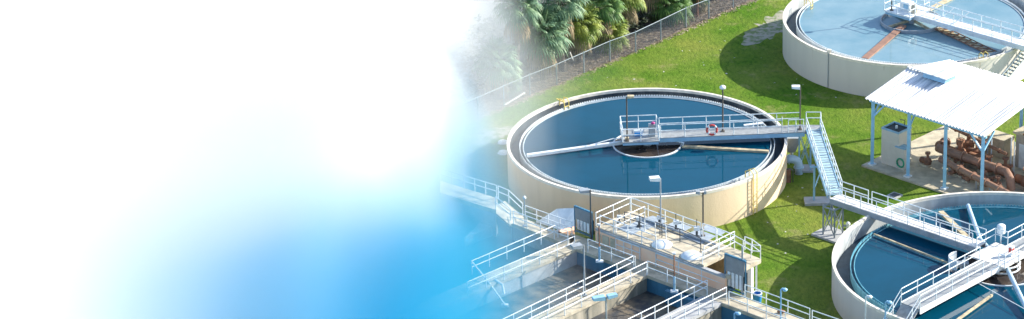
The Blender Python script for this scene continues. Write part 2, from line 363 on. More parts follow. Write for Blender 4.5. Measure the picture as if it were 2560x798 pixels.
# outer ladder
a0 = U(1873, 440, 3.1); dr = (V(a0.x, a0.y, 0) - C1).normalized(); b0 = C1 + dr * (R1 + .22); s = V(-dr.y, dr.x, 0); mb = MB()
for sg in (-.22, .22): mb.tube([b0 + s * sg + Z * .1, b0 + s * sg + Z * 3.5, b0 - dr * .3 + s * sg + Z * 3.75, b0 - dr * .8 + s * sg + Z * 3.5, b0 - dr * .8 + s * sg + Z * 3.0], .045, 6)
for i in range(11): mb.tube([b0 - s * .22 + Z * (.3 + i * .3), b0 + s * .22 + Z * (.3 + i * .3)], .025, 5)
ld = mb.build('ladder', YEL); tag(ld, 'yellow ladder on the sunlit outer wall of the middle tank', 'ladder')
# lamps
def lamp(name, base, h, heads, label, m=POLE, r=.055, group='lamp posts', gm=None):
    t = thing(name, base, label, 'lamp post', group)
    MB().tube([base, base + Z * h], r * 1.15, 8, r).build('pole', m, t, 'angle')
    MB().box(base + Z * .03, (.3, .3, .06)).build('base_plate', m, t)
    for hd in heads:
        kind, dx, dy, sx, sy, sz = hd
        c = base + Z * h + V(dx, dy, 0)
        if kind == 'box':
            MB().tube([base + Z * (h - .05), c + Z * .0], .035, 6).build('bracket', m, t)
            d = V(dx, dy, 0).normalized() if (dx or dy) else V(1, 0, 0); s = V(-d.y, d.x, 0)
            pr = [(-sx / 2, -sz / 2), (sx / 2, -sz * .2), (sx / 2, sz / 2), (-sx / 2, sz / 2)]
            vs = [c + d * u + s * q * sy / 2 + Z * z for q in (-1, 1) for u, z in pr]
            ho = MB().add(vs, [(0, 1, 2, 3), (7, 6, 5, 4), (0, 4, 5, 1), (1, 5, 6, 2), (2, 6, 7, 3), (3, 7, 4, 0)]).build('lamp_head', gm or WHITE, t)
            MB().add([c + d * u + s * q + Z * (-sz / 2 - .004 + (u + sx / 2) / sx * sz * .3) for u, q in ((-sx * .4, -sy * .4), (sx * .4, -sy * .4), (sx * .4, sy * .4), (-sx * .4, sy * .4))], [(0, 3, 2, 1)]).build('lens', GREYM, ho)
        else:
            MB().lathe(c - Z * .02, [(0.02, 0), (sx, -.02), (sx * 1.05, .12), (sx * .6, .22), (.02, .25)], 14, close=False).build('lamp_head', gm or WHITE, t, True)
    return t
ppx = lambda x, y, z: U(x, y, z)
lamp('lamp_post', U(1568, 353, zb + .04), 3.75, [('box', .32, 0, .5, .35, .2)], 'lamp post on the centre platform of the middle tank', gm=OCHRE)
lamp('lamp_post', U(1807, 329, zb + .03), 3.7, [('disc', 0, 0, .24, 0, 0)], 'round-topped lamp post halfway along the middle tank bridge')
lamp('lamp_post', U(2000, 324, zb + .03), 3.6, [('box', -.35, 0, .65, .45, .24)], 'lamp post at the outer end of the middle tank bridge')
# life ring
lc = U(1778, 317, zb + .6)
lr = thing('life_ring', lc, 'red and white life ring hung on the middle tank bridge rail', 'life ring')
def torus(c, R, r, ax1, ax2, a0=0, a1=2 * pi, seg=24, nn=8):
    pts = [Vector(c) + ax1 * R * cos(a0 + (a1 - a0) * i / seg) + ax2 * R * sin(a0 + (a1 - a0) * i / seg) for i in range(seg + 1)]
    return MB().tube(pts, r, nn)
lq = (C1 + bx * ((lc - C1).dot(bx)) - by * .80); lq.z = zb + .55
torus(lq, .40, .09, bx, Z).build('ring', RED, lr, True)
for i in range(4): torus(lq, .40, .094, bx, Z, i * pi / 2 + .5, i * pi / 2 + .95, 5).build('white_band', WHITE, lr, True)
# small hopper, elbow pipe, valve box beside tank 1
hp = thing('grey_hopper', U(1985, 372, 0), 'small grey hopper box under the outer end of the tank bridge', 'hopper')
k = U(1979, 352, 1.9); MB().add([k + V(x, y, z) for x, y, z in ((-.3, -.3, -.9), (.3, -.3, -.9), (.3, .3, -.9), (-.3, .3, -.9), (-.7, -.5, .4), (.75, -.5, .4), (.75, .5, .4), (-.7, .5, .4))], [(0, 3, 2, 1), (4, 5, 6, 7), (0, 1, 5, 4), (1, 2, 6, 5), (2, 3, 7, 6), (3, 0, 4, 7)]).build('hopper_body', GREYM, hp)
MB().tube([k - Z * .9, k - Z * 1.9], .14, 10).build('outlet_pipe', WHITE, hp)
def pipe(pts, r, m, name, parent=None, nn=14, fl=()):
    o = MB().tube(pts, r, nn).build(name, m, parent, 'angle')
    for p, d in fl: MB().tube([Vector(p) - Vector(d).normalized() * .04, Vector(p) + Vector(d).normalized() * .04], r * 1.28, nn).build('flange', m, o if parent else o, 'angle')
    return o
def arc(p0, c, p1, nn=7):
    return [Vector(p0) * (1 - t) ** 2 + Vector(c) * 2 * t * (1 - t) + Vector(p1) * t * t for t in [i / nn for i in range(nn + 1)]]
pe = U(1997, 434, 0); a_ = pe + V(0, 0, 1.25)
sx = V(C1.x + sqrt(R1 ** 2 - (pe.y - C1.y) ** 2), pe.y, 1.25)
po = pipe([sx] + arc(pe + V(-.75, 0, 1.25), pe + V(0, 0, 1.3), pe + V(0, 0, .6)) + [pe], .33, mat('pale_blue_pipe', (.50, .66, .80), .4, .15), 'elbow_pipe', fl=[(pe + Z * .55, Z), (pe + V(-.78, 0, 1.25), V(1, 0, 0))])
tag(po, 'pale blue elbow pipe leaving the right wall of the middle tank', 'pipe')
vb = thing('valve_box', U(1971, 461, 0), 'small rusty meter box with a bent pipe against the middle tank wall', 'meter box')
q = U(1972, 455, 0); MB().box(q + Z * .5, (.35, .35, 1.0)).build('box', RUST, vb); pipe([q + V(-.35, 0, 1.05), q + V(.1, 0, 1.15), q + V(.32, -.05, 1.0), q + V(.32, -.05, .0)], .05, STEEL, 'conduit', vb, 6)
for x, y in ((1257, 357), (1258, 383)):
    o = MB().lathe(U(x, y, 0), [(.0, .18), (.35, .16), (.42, .0), (.5, 0)], 16, close=False).build('manhole_lid', WHITE, None, True)
    tag(o, 'pale lid %s on the ground left of the middle tank' % ('nearer the camera' if y > 370 else 'farther from the camera'), 'lid', 'round lids left of the middle tank')
# ------------------------------------------------------------------ stair and walkway from tank 1 to tank 2
def tower(parent, cen, wx, wy, zt, m=BLUE, ax=None, pad=None):
    ax = ax or (V(1, 0, 0), V(0, 1, 0)); a, b = ax; cs = [cen + a * sx_ * wx / 2 + b * sy_ * wy / 2 for sx_, sy_ in ((-1, -1), (1, -1), (1, 1), (-1, 1))]
    for c in cs: MB().beam(V(c.x, c.y, .14), V(c.x, c.y, zt), .12, .12).build('leg', m, parent)
    mb = MB()
    for i in range(4):
        p, q = cs[i], cs[(i + 1) % 4]
        mb.beam(V(p.x, p.y, .3), V(q.x, q.y, zt - .3), .06, .06).beam(V(q.x, q.y, .3), V(p.x, p.y, zt - .3), .06, .06)
        mb.beam(V(p.x, p.y, zt - .15), V(q.x, q.y, zt - .15), .07, .1)
    mb.build('bracing', m, parent)
    if pad: MB().box(cen + Z * .08, (pad[0], pad[1], .16), ax).build('footing', CONCG, parent)
Ztop, Zlow = zb, 2.95
t = thing('stair_walkway', U(2040, 510, 0), 'long blue-grey sloping ramp between high handrails down from the tank bridge', 'stair')
L0 = C1 + bx * 12.45; L0.z = Ztop
s0 = U(2033, 322, Ztop); s1 = U(2087, 488, Zlow)
MB().prism([E1 + by * .74, E1 - by * .74, s0 + V(-.35, -.55, 0), s0 + V(.6, -.55, 0), s0 + V(.6, .7, 0)], Ztop - .12, Ztop + .031).build('landing', GRATE, t)
MB().beam(s0 + V(0, -.3, 0), s1, 1.0, .09).build('ramp_deck', mat('blue_grey_tread', (.38, .55, .62), .6, .2, 3), t)
(l0, l1), (r0, r1) = edges(s0 + V(0, -.3, 0), s1, 1.1)
for a, b in ((l0, l1), (r0, r1)): MB().beam(a - Z * .08, b - Z * .08, .07, .34).build('stringer', BLUE, t)
mb = MB(); K = 26
for i in range(K):
    f = (i + .5) / K; mb.beam(l0.lerp(l1, f) + Z * .06, r0.lerp(r1, f) + Z * .06, .05, .03)
mb.build('tread_nosings', GREYM, t)
railing(t, [[l0, l1]], gap=1.15, h=1.1); railing(t, [[r0, r1]], gap=1.15, h=1.1)
railing(t, [[s0 + V(-.55, .7, .03), s0 + V(.6, .7, .03), s0 + V(.6, -.3, .03)]], gap=.8, h=1.1)
tower(t, V(U(2012, 428).x, U(2012, 424).y, 0), .9, .9, Ztop - .1, pad=(1.6, 1.3))
md = U(2043, 506, 0); MB().beam(V(md.x - .25, md.y, .14), V(md.x - .25, md.y, 3.05), .16, .16).build('column', BLUE, t)
MB().beam(V(md.x - .2, md.y, 1.3), V(md.x + .45, md.y + .3, 3.1), .07, .07).build('strut', BLUE, t)
MB().beam(V(md.x - .6, md.y, 3.0), V(md.x + .7, md.y, 3.0), .12, .12).build('cross_beam', BLUE, t)
MB().box(md + Z * .1, (2.0, 1.3, .2), (V(1, .05, 0), V(-.05, 1, 0))).build('footing', CONCG, t)
t = thing('raised_walkway', U(2080, 590, 0), 'white raised walkway from the foot of the ramp to the cut-off tank centre', 'walkway')
w0 = U(2087, 491, Zlow); w1 = U(2452, 614, Zlow)
MB().beam(w0 - Z * .0, w1, 1.15, .08).build('deck', mat('white_deck', (.74, .72, .68), .7, .2, 2), t)
(l0, l1), (r0, r1) = edges(w0, w1, 1.2)
for a, b in ((l0, l1), (r0, r1)): MB().beam(a - Z * .2, b - Z * .2, .07, .42).build('girder', GREYM, t)
ra = lambda a, b, f: a.lerp(b, f) + Z * .03
railing(t, [[ra(l0, l1, 0), ra(l0, l1, .2)], [ra(l0, l1, .225), ra(l0, l1, 1)]], gap=1.45, h=1.05)
railing(t, [[ra(r0, r1, 0), ra(r0, r1, .975)]], gap=1.5, h=1.05)
dw = (w1 - w0).normalized(); ax = (V(dw.x, dw.y, 0), V(-dw.y, dw.x, 0))
tower(t, U(2082, 590, 0), 1.1, 1.0, Zlow - .35, m=GREYM, ax=ax, pad=(2.6, 2.0))
# ------------------------------------------------------------------ tank 2 bridge
zb2 = 3.0
t = thing('bridge', C2, 'wide steel bridge crossing the cut-off tank in the lower right corner', 'bridge')
d2 = U(2560, 610, zb2) - U(2255, 774, zb2); d2.z = 0; d2.normalize(); n2 = V(-d2.y, d2.x, 0)
g2 = lambda u, v, z=0: C2 + d2 * u + n2 * v + Z * (zb2 + z)
A, B = g2(-10.9, 0), g2(12.5, 0)
MB().beam(A, B, 1.7, .07).build('deck', GRATE, t)
for sg in (-1, 1): MB().beam(g2(-10.9, .84 * sg, -.14), g2(12.5, .84 * sg, -.14), .09, .42).build('girder', WHITE, t)
MB().box(g2(0, .3, .0), (3.1, 3.1, .12), (d2, n2)).build('platform', MATS['white_deck'], t)
railing(t, [[g2(-10.9, -.84, .04), g2(-1.7, -.84, .04), g2(-1.7, -1.4, .04), g2(1.7, -1.4, .04), g2(1.7, -.84, .04), g2(12, -.84, .04)]], gap=1.75)
railing(t, [[g2(-10.9, .84, .04), g2(-1.7, .84, .04)]], gap=1.75)
railing(t, [[g2(-.6, 1.95, .04), g2(1.7, 1.95, .04), g2(1.7, .84, .04), g2(12, .84, .04)]], gap=1.75)
# down-steps off the bridge's near end
s1 = g2(-14.5, 0, -2.9)
MB().beam(g2(-10.9, 0, -.05), s1, 1.5, .08).build('ramp', GRATE, t)
for sg in (-1, 1): railing(t, [[g2(-10.9, .84 * sg, .04), s1 + n2 * .84 * sg]], gap=1.3)
# drive and arms of tank 2
MB().lathe(C2, [(.42, 1.2), (.42, 2.5), (.75, 2.5), (.75, 2.8), (.3, 2.9)], 24, close=False).build('centre_column', WHITE, T2, 'angle')
mb = MB()
for rr, zz in ((1.25, 2.2), (1.25, 2.6)):
    mb.tube([C2 + V(rr * cos(i * pi / 16), rr * sin(i * pi / 16), zz) for i in range(33)], .07, 6)
for i in range(10): a = i * pi / 5; mb.tube([C2 + V(1.25 * cos(a), 1.25 * sin(a), 2.2), C2 + V(1.25 * cos(a), 1.25 * sin(a), 2.6)], .05, 5)
mb.build('drive_cage', WHITE, T2)
pipe([C2 + Z * 2.75, U(2580, 800, 2.3)], .17, mat('pale_blue_arm', (.45, .62, .74), .4, .2), 'rake_arm', T2)
pipe([U(2420, 514, 2.3), U(2450, 598, 2.5), C2 + V(-.5, .9, 2.7)], .16, MATS['pale_blue_arm'], 'rake_arm', T2)
MB().beam(U(2352, 530, 2.35), U(2436, 612, 2.35), .4, .18).build('scum_skimmer', OCHRE, T2)
MB().beam(U(2185, 585, 2.22), U(2368, 657, 2.22), .12, .1).build('reflection_strip', OCHRE, T2)  # added strip standing for the walkway's bright reflection on the water
MB().beam(U(2385, 806, 2.25), U(2480, 738, 2.25), .16, .14).build('scum_skimmer', OCHRE, T2)
MB().tube([U(2430, 700, 2.5), U(2560, 772, 2.5)], .03, 6).build('stay_rod', WHITE, T2)
q = U(2403, 664, 2.2); MB().lathe(q, [(.95, 0), (.95, .75), (.88, .75), (.88, 0)], 16, 1.9, 4.3).build('skimmer_plate', WHITE, T2, 'angle')
MB().box(q + V(.1, .0, .1), (.9, .6, .3)).build('scum_box', GREYM, T2)
bxx = thing('motor_cover', g2(.5, 1.8, 0), 'rounded white motor cover on the railing of the cut-off tank bridge', 'motor')
q = U(2503, 572, zb2 + 1.0); MB().tube([q - Z * .32, q + Z * .22], .32, 14).build('cover', WHITE, bxx, 'angle'); MB().ball(q + Z * .22, .32, (1, 1, .45), 14).build('cap', WHITE, bxx, True)
MB().tube([q - Z * 1.25, q - Z * .32], .06, 8).build('stand', WHITE, bxx)
rb = thing('switch_box', g2(.6, -.2), 'small red and white switch box on the cut-off tank bridge', 'box')
q = g2(.4, -.45, .04); MB().box(q + Z * .4, (.35, .3, .8), (d2, n2)).build('case', WHITE, rb); MB().box(q + Z * .5 - n2 * .16, (.3, .02, .3), (d2, n2)).build('panel', RED, rb)
MB().box(q + Z * .5 - d2 * .18, (.02, .24, .4), (d2, n2)).build('panel', RED, rb)
# ------------------------------------------------------------------ tank 3 gear
zb3 = 3.75
t = thing('bridge', C3, 'white bridge over the pale-water tank behind the shed, with an end platform', 'bridge')
d3 = U(2536, 106, zb3) - U(2290, 36, zb3); d3.z = 0; d3.normalize(); n3 = V(-d3.y, d3.x, 0)
O3 = V(C3.x, C3.y, 0)
g3 = lambda u, v, z=0: O3 + d3 * u + n3 * v + Z * (zb3 + z)
MB().beam(g3(-.5, 0), g3(13.2, 0), 1.25, .08).build('deck', WHITE, t)
for sg in (-1, 1): MB().beam(g3(-.5, .62 * sg, -.2), g3(13.2, .62 * sg, -.2), .08, .4).build('girder', WHITE, t)
MB().box(g3(-.6, 0, .0), (2.8, 2.8, .14), (d3, n3)).build('platform', WHITE, t)
MB().box(g3(-.6, 0, -.2), (2.6, 2.6, .22), (d3, n3)).build('platform_frame', BLUE, t)
railing(t, [[g3(.8, -.65, .07), g3(.8, -1.38, .07), g3(-1.98, -1.38, .07), g3(-1.98, 1.38, .07), g3(.8, 1.38, .07), g3(.8, .65, .07)]], gap=1.4)
ra3 = railing(t, [[g3(.8, -.62, .04), g3(13, -.62, .04)]], gap=1.9); railing(t, [[g3(.8, .62, .04), g3(13, .62, .04)]], gap=1.9)
mb = MB()
for i in range(3): mb.tube([g3(1.2 + i * 1.6, .66, .04), g3(2.4 + i * 1.6, .66, 1.1)], .04, 5)
mb.build('diagonal_braces', WHITE, t)
MB().lathe(C3, [(.4, 1.5), (.4, zb3 - .3)], 20, close=False).build('centre_column', GREYM, T3)
cb3 = thing('control_cabinet', g3(-.4, 0), 'white control cabinet on the platform of the pale-water tank', 'cabinet')
MB().box(g3(-.5, -.1, .45), (1.0, .7, .8), (d3, n3)).build('housing', WHITE, cb3)
MB().box(g3(-.35, -.462, .5), (.5, .02, .45), (d3, n3)).build('door', BLUE, cb3)
mtr = thing('motor_cover', g3(.45, -.2), 'pale rounded motor beside the white cabinet on the pale-water tank platform', 'motor')
MB().tube([g3(.45, -.3, .07), g3(.45, -.3, .7)], .28, 12).build('cover', CONC, mtr, 'angle'); MB().ball(g3(.45, -.3, .7), .28, (1, 1, .5), 12).build('cap', CONC, mtr, True)
lamp('lamp_post', U(2229, 26, zb3 + .07), 3.2, [('box', .3, 0, .5, .35, .2)], 'lamp post on the platform of the pale-water tank')
pq, pr_ = C3 + V(-.8, -1.2, 2.9), U(2162, 147, 2.75)
MB().beam(pq, pr_, .6, .14).build('scum_trough', RUSTP, T3); MB().beam(pq - Z * .22 - V(.0, .1, 0), pr_ - Z * .22 - V(0, .1, 0), .34, .32).build('trough_side', GREYM, T3)
MB().beam(C3 + V(.8, 1.6, 2.9), U(2385, -8, 2.8), .45, .16).build('scum_trough', OCHRE, T3)
mb = MB(); a, b = C3 + V(2.2, -1.6, 2.9), U(2480, 132, 2.78); sd = (b - a).cross(Z).normalized() * .5
mb.tube([a + sd, b + sd], .05, 6).tube([a - sd, b - sd], .05, 6)
for i in range(9):
    p, q = a.lerp(b, i / 9), a.lerp(b, (i + 1) / 9); mb.tube([p + sd, q - sd], .035, 5).tube([p - sd, p + sd], .035, 5)
mb.build('rake_truss', RUST, T3)
MB().beam(a + Z * -.06, b + Z * -.06, .7, .04).build('skimmer', OCHRE, T3)
mb = MB()
for i in range(4): an = i * pi / 2 + .6; mb.beam(C3 + V(.3 * cos(an), .3 * sin(an), 2.95), C3 + V(2.7 * cos(an), 2.7 * sin(an), 2.85), .16, .2)
mb.build('ring_spokes', OCHRE, T3)
hoop(T3, 2022, 8, 3.2, (C3 - U(2022, 8, 3.1)).normalized() * -1); hoop(T3, 2458, 142, 3.2, (U(2458, 142, 3.1) - C3).normalized())
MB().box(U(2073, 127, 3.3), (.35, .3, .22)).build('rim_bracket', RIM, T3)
pp = U(2073, 134, 3.1); dd = (V(pp.x, pp.y, 0) - C3).normalized(); MB().tube([C3 + dd * (R3 + .06) + Z * .05, C3 + dd * (R3 + .06) + Z * 3.1], .035, 6).build('conduit', GREYM, T3)
# stair by tank 3
t = thing('steel_stair', U(2500, 235, 0), 'white steel stair climbing to the pale-water tank bridge at the frame edge', 'stair')
a, b = U(2478, 232, .1), U(2592, 96, zb3 - .1)
(l0, l1), (r0, r1) = edges(a, b, 1.1)
for p, q in ((l0, l1), (r0, r1)): MB().beam(p, q, .06, .3).build('stringer', WHITE, t); railing(t, [[p + Z * .05, q + Z * .05]], gap=1.6)
mb = MB(); K = 18
for i in range(K):
    f = (i + .5) / K; p = l0.lerp(l1, f); q = r0.lerp(r1, f); mb.box((p + q) / 2 + Z * .02, (1.0, .26, .05), (q - p, V(-(q - p).y, (q - p).x, 0)))
mb.build('treads', GREYM, t)
# ------------------------------------------------------------------ shed
sA, sB = U(2180, 416, 0), U(2453, 507, 0)
fx = (sB - sA); Ls = fx.length; fx.normalize(); fy = V(-fx.y, fx.x, 0); Ws = 10.0
sp = lambda u, v, z: sA + fx * u + fy * v + Z * z
tag(MB().prism([sp(-.6, -.6, 0), sp(Ls + 2.6, -.6, 0), sp(Ls + 2.6, Ws + .5, 0), sp(-.6, Ws + .5, 0)], .0, .14).build('concrete_slab', CONC), kind='structure')
He = 5.75; Hr = 6.7
shed = thing('open_shed', sp(Ls / 2, Ws / 2, 0), 'open shed with white ribbed sheet roof on sky blue posts over brown pipes', 'shed')
NX, NY = 150, 2
vs = []; fs = []
for i in range(NX + 1):
    u = -.45 + (Ls + .9) * i / NX; wv = .035 * (1 if (i % 4) < 2 else -1)
    for v, z in ((-.5, He + .12), (Ws / 2, Hr + .12), (Ws + .5, He + .12)): vs.append(sp(u, v, z + wv))
k = len(vs); vs += [Vector(x) - Z * .03 for x in vs]
for i in range(NX):
    for j in range(2):
        a = i * 3 + j; fs += [(a, a + 3, a + 4, a + 1), (k + a, k + a + 1, k + a + 4, k + a + 3)]
MB().add(vs, fs).build('roof', ROOFW, shed)
rv = MB().add([sp(1.6 + q * 2.2, Ws / 2 + v, Hr + z) for q in (0, 1) for v, z in ((-.75, .1), (-.6, .48), (.6, .48), (.75, .1))], [(0, 3, 2, 1), (4, 5, 6, 7), (0, 1, 5, 4), (1, 2, 6, 5), (2, 3, 7, 6), (3, 0, 4, 7)]).build('roof_vent', BLUE, shed)  # bluish shadow side of the vent put into its body colour
MB().box(sp(2.7, Ws / 2, Hr + .53), (2.6, 1.7, .05), (fx, fy)).build('vent_cap', ROOFW, rv)
MB().beam(sp(-.46, Ws / 2, Hr + .23), sp(1.4, Ws / 2, Hr + .23), .3, .06).build('ridge_cap', ROOFW, shed)
for v in (0, Ws):
    for i in range(4):
        b_ = sp(Ls * i / 3, v, 0); MB().beam(b_ + Z * .14, b_ + Z * (He - .05), .26, .26).build('post', SHEDB, shed)
        MB().box(b_ + Z * .2, (.5, .5, .12), (fx, fy)).build('base_plate', WHITE, shed)
    MB().beam(sp(-.3, v, He - .1), sp(Ls + .3, v, He - .1), .16, .3).build('eave_beam', SHEDB, shed)
for u in (0, Ls):
    MB().beam(sp(u, 0, He + .02), sp(u, Ws / 2, Hr - .02), .14, .16).build('rafter', SHEDB, shed); MB().beam(sp(u, Ws, He + .02), sp(u, Ws / 2, Hr - .02), .14, .16).build('rafter', SHEDB, shed)
for u, v, du, dv in ((0, 0, 1.2, 0), (0, 0, 0, 1.2), (Ls, 0, -1.3, 0), (Ls, 0, 0, 1.4), (Ls / 3, 0, 0, 1.0), (0, Ws, 0, -1.2), (Ls, Ws, 0, -1.3)):
    MB().beam(sp(u + .0, v, He - 1.5), sp(u + du, v + dv, He - .15), .12, .12).build('brace', SHEDB, shed)
# cabinet under shed
c = sp(1.15, 1.6, 0); cbx = thing('equipment_cabinet', c, 'tall cream equipment cabinet with open dark top under the shed', 'cabinet')
MB().box(c + Z * 1.6, (1.75, 1.6, 2.95), (fx, fy)).build('body', mat('cream_steel', (.66, .62, .54), .6, .1), cbx)
mb = MB()
for u, v, a, b in ((0, -.78, 1.8, .12), (0, .78, 1.8, .12), (-.84, 0, .12, 1.44), (.84, 0, .12, 1.44)): mb.box(c + fx * u + fy * v + Z * 3.14, (a, b, .13), (fx, fy))
mb.build('top_frame', BLUE, cbx)
MB().box(c + Z * 3.09, (1.5, 1.4, .02), (fx, fy)).build('recess', BLACK, cbx)
MB().lathe(c + V(0, 0, 3.1), [(.1, .0), (.1, .2), (.04, .28)], 10, close=False).build('fan_hub', WHITE, cbx)
MB().tube([c + fx * .2 + fy * .8 + Z * 3.1, c + fx * .2 + fy * .8 + Z * 3.6, c - fx * .3 + fy * .8 + Z * 3.5], .04, 6).build('lifting_arm', STEEL, cbx)
c2 = c + fx * 1.1 - fy * .55; MB().box(c2 + Z * 1.05, (.85, .7, 1.8), (fx, fy)).build('side_box', MATS['cream_steel'], cbx); MB().box(c2 + Z * 1.99, (1.0, .8, .08), (fx, fy)).build('side_box_lid', BLUE, cbx)
hs = torus(c2 - fy * .42 + fx * .1 + Z * .75, .35, .07, fx, Z, seg=20).build('garden_hose', GREEN, None, True); tag(hs, 'coiled green hose against the cream cabinet under the shed', 'hose')
# big pipes
def ppw(pts, r, m, label, fl=2, supports=True):
    pts = [Vector(p) for p in pts]; t = thing('pipeline', V(pts[0].x, pts[0].y, .14), label, 'pipe', 'brown pipes under the shed')
    MB().tube(pts, r, 14).build('pipe', m, t, 'angle')
    L = (pts[-1] - pts[0])
    for i in range(len(pts) - 1):
        a, b = pts[i], pts[i + 1]
        if (b - a).length < 1.2: continue
        k = max(1, int((b - a).length / 2.2))
        for j in range(k + 1):
            p = a.lerp(b, (j + .5) / (k + 1)); d = (b - a).normalized(); MB().tube([p - d * .05, p + d * .05], r * 1.4, 14).build('flange', m, t, 'angle')
            if supports and abs(d.z) < .3 and j % 2 == 0: MB().beam(p + d * .35 + Z * -r, V(p.x + d.x * .35, p.y + d.y * .35, .14), .09, .09).build('support', GREYM, t)
    return t
ppw([sp(3.2, 5.6, 1.25), sp(3.6, 3.9, 1.35), sp(10.6, 3.6, 1.35), sp(11.4, 3.0, 1.2), sp(11.6, 2.9, .3)], .34, RUSTP, 'thickest brown pipe running the length of the shed')
ppw([sp(4.9, 2.5, 1.2), sp(9.6, 1.5, 1.1), sp(12.4, 1.1, .95)] + arc(sp(12.4, 1.1, .95), sp(13.5, .9, .9), sp(13.9, .8, -.1), 6), .25, RUSTP, 'slimmer brown pipe nearest the shed front, elbowing into the ground')
ppw([sp(2.6, 6.6, 2.1), sp(9.4, 5.2, 2.0)], .14, RUST, 'thin rusty pipe along the back of the shed')
ppw([sp(10.2, 6.2, 3.6), sp(16, 5.9, 3.6)], .09, RUST, 'thin reddish pipe high beside the tan block building')
def pump(u, v, s, label):
    b = sp(u, v, .14); t = thing('pump', b, label, 'pump', 'pumps and valves under the shed')
    MB().box(b + Z * .12 * s, (1.0 * s, .6 * s, .24 * s), (fx, fy)).build('plinth', CONC, t)
    MB().tube([b + fx * -.45 * s + Z * .5 * s, b + fx * .1 * s + Z * .5 * s], .26 * s, 12).build('motor', RUST, t, 'angle')
    MB().lathe(b + fx * .3 * s + Z * .25 * s, [(.34 * s, 0), (.38 * s, .25 * s), (.3 * s, .5 * s), (.12 * s, .6 * s), (.12 * s, .95 * s), (.24 * s, .97 * s), (.24 * s, 1.05 * s), (0.01, 1.06 * s)], 14, close=False).build('casing', RUST, t, 'angle')
    wh = torus(b + fx * .3 * s + Z * 1.35 * s, .22 * s, .03, fx, fy, seg=14, nn=5).build('handwheel', RUST, t)
    MB().tube([b + fx * .3 * s + Z * 1.0 * s, b + fx * .3 * s + Z * 1.36 * s], .03, 5).build('stem', STEEL, t)
for u, v, s, l in ((3.3, 2.6, .9, 'rusty pump with handwheel just right of the cream cabinet'), (4.6, 4.9, 1.5, 'tall brown pump behind the cream cabinet'), (6.4, 5.2, 1.4, 'brown pump in the middle of the shed behind the thick pipe'),
                   (6.6, 2.7, .8, 'small ochre valve between the two brown pipes at mid shed'), (8.9, 2.6, .9, 'rusty valve between the two brown pipes near the front right post'),
                   (8.9, 5.3, 1.1, 'reddish pump beside the tan block building'), (10.4, 2.4, .9, 'rusty valve at the right end of the thick brown pipe'), (11.7, 4.2, 1.3, 'brown pump outside the front right shed post'), (12.9, 3.6, .9, 'low rusty pump at the outer corner of the slab'), (7.8, 4.6, 1.2, 'brown pump tucked behind the thick pipe, third from the tan building')):
    pump(u, v, s, l)
for i, (u, v, s_, l) in enumerate(((5.6, 3.3, .7, 'small pump crouched under the thick pipe near the second post'), (7.7, 2.2, .6, 'tiny valve on the slab between slim and thick pipe'), (9.9, 4.6, 1.0, 'pump behind the elbow end of the thick pipe'), (11.0, 1.9, .7, 'small valve in front of the thick pipe elbow'), (5.4, 6.2, 1.2, 'rear pump by the low concrete block'), (3.9, 7.0, 1.3, 'rear pump nearest the cream cabinet'))):
    pump(u, v, s_, l)
ppw([sp(4.2, 4.6, .7), sp(10.4, 4.5, .7)], .2, RUST, 'low rusty pipe just behind the thickest pipe')
ppw([sp(6.2, 1.9, .5), sp(6.2, 3.6, .5)], .15, RUSTP, 'short brown cross pipe joining the slim and thick pipes', supports=False)
ppw([sp(9.4, 1.8, .5), sp(9.4, 3.6, .5)], .15, RUSTP, 'second short brown cross pipe, nearer the front right post', supports=False)
for u, v, h, l in ((7.6, 5.6, 3.0, 'slim pale standpipe behind the third shed post'), (9.3, 5.9, 3.2, 'slim pale standpipe by the tan building corner'), (9.9, 5.5, 3.1, 'slim pale standpipe just left of the front right shed post'), (11.4, 5.0, 3.4, 'tall pale standpipe right of the front right shed post')):
    t = thing('standpipe', sp(u, v, .14), l, 'pipe', 'standpipes under the shed'); MB().tube([sp(u, v, .14), sp(u, v, h)], .055, 8).build('pipe', WHITE, t); MB().tube([sp(u, v, .14), sp(u, v, .2)], .14, 10).build('flange', WHITE, t)
t = thing('standpipe', sp(14.0, 4.0, .14), 'dark bent standpipe in front of the white building', 'pipe', 'standpipes under the shed'); MB().tube([sp(14.0, 4.0, .14), sp(14.0, 4.0, 3.6), sp(13.8, 4.2, 3.8), sp(13.2, 4.6, 3.85)], .06, 8).build('pipe', GREYM, t); MB().tube([sp(14.0, 4.0, 2.6), sp(14.0, 4.0, 2.75)], .12, 8).build('valve', WHITE, t)
# pump house
ph = thing('block_building', sp(12, 8.5, 0), 'tan block building in the shade behind the shed pipes', 'building')
MB().prism([sp(8.8, 7.2, 0), sp(13.2, 7.2, 0), sp(13.2, 11.2, 0), sp(8.8, 11.2, 0)], 0, 3.0).build('wall', mat('tan_block', (.46, .40, .34), .9, .2, 2.0, .2, 10), ph)
MB().prism([sp(8.6, 7.0, 0), sp(13.22, 7.0, 0), sp(13.22, 11.4, 0), sp(8.6, 11.4, 0)], 3.0, 3.18).build('roof', CONC, ph)
dr_ = MB().box(sp(9.6, 7.19, 1.15), (.9, .04, 2.1), (fx, fy)).build('door', WHITE, ph); MB().ball(sp(9.95, 7.14, 1.1), .05).build('handle', STEEL, dr_)
wb_ = thing('white_building', sp(15, 8, 0), 'white flat-roofed building cut by the right frame edge', 'building')
MB().prism([sp(13.6, 5.4, 0), sp(18, 5.4, 0), sp(18, 11, 0), sp(13.6, 11, 0)], 0, 3.0).build('wall', WHITE, wb_)
MB().prism([sp(13.4, 5.2, 0), sp(18.2, 5.2, 0), sp(18.2, 11.2, 0), sp(13.4, 11.2, 0)], 3.0, 3.15).build('roof', ROOFW, wb_)
dr_ = MB().box(sp(14.7, 5.385, 1.15), (1.1, .04, 2.2), (fx, fy)).build('door', BLUE, wb_); MB().ball(sp(15.1, 5.34, 1.1), .05).build('handle', STEEL, dr_)
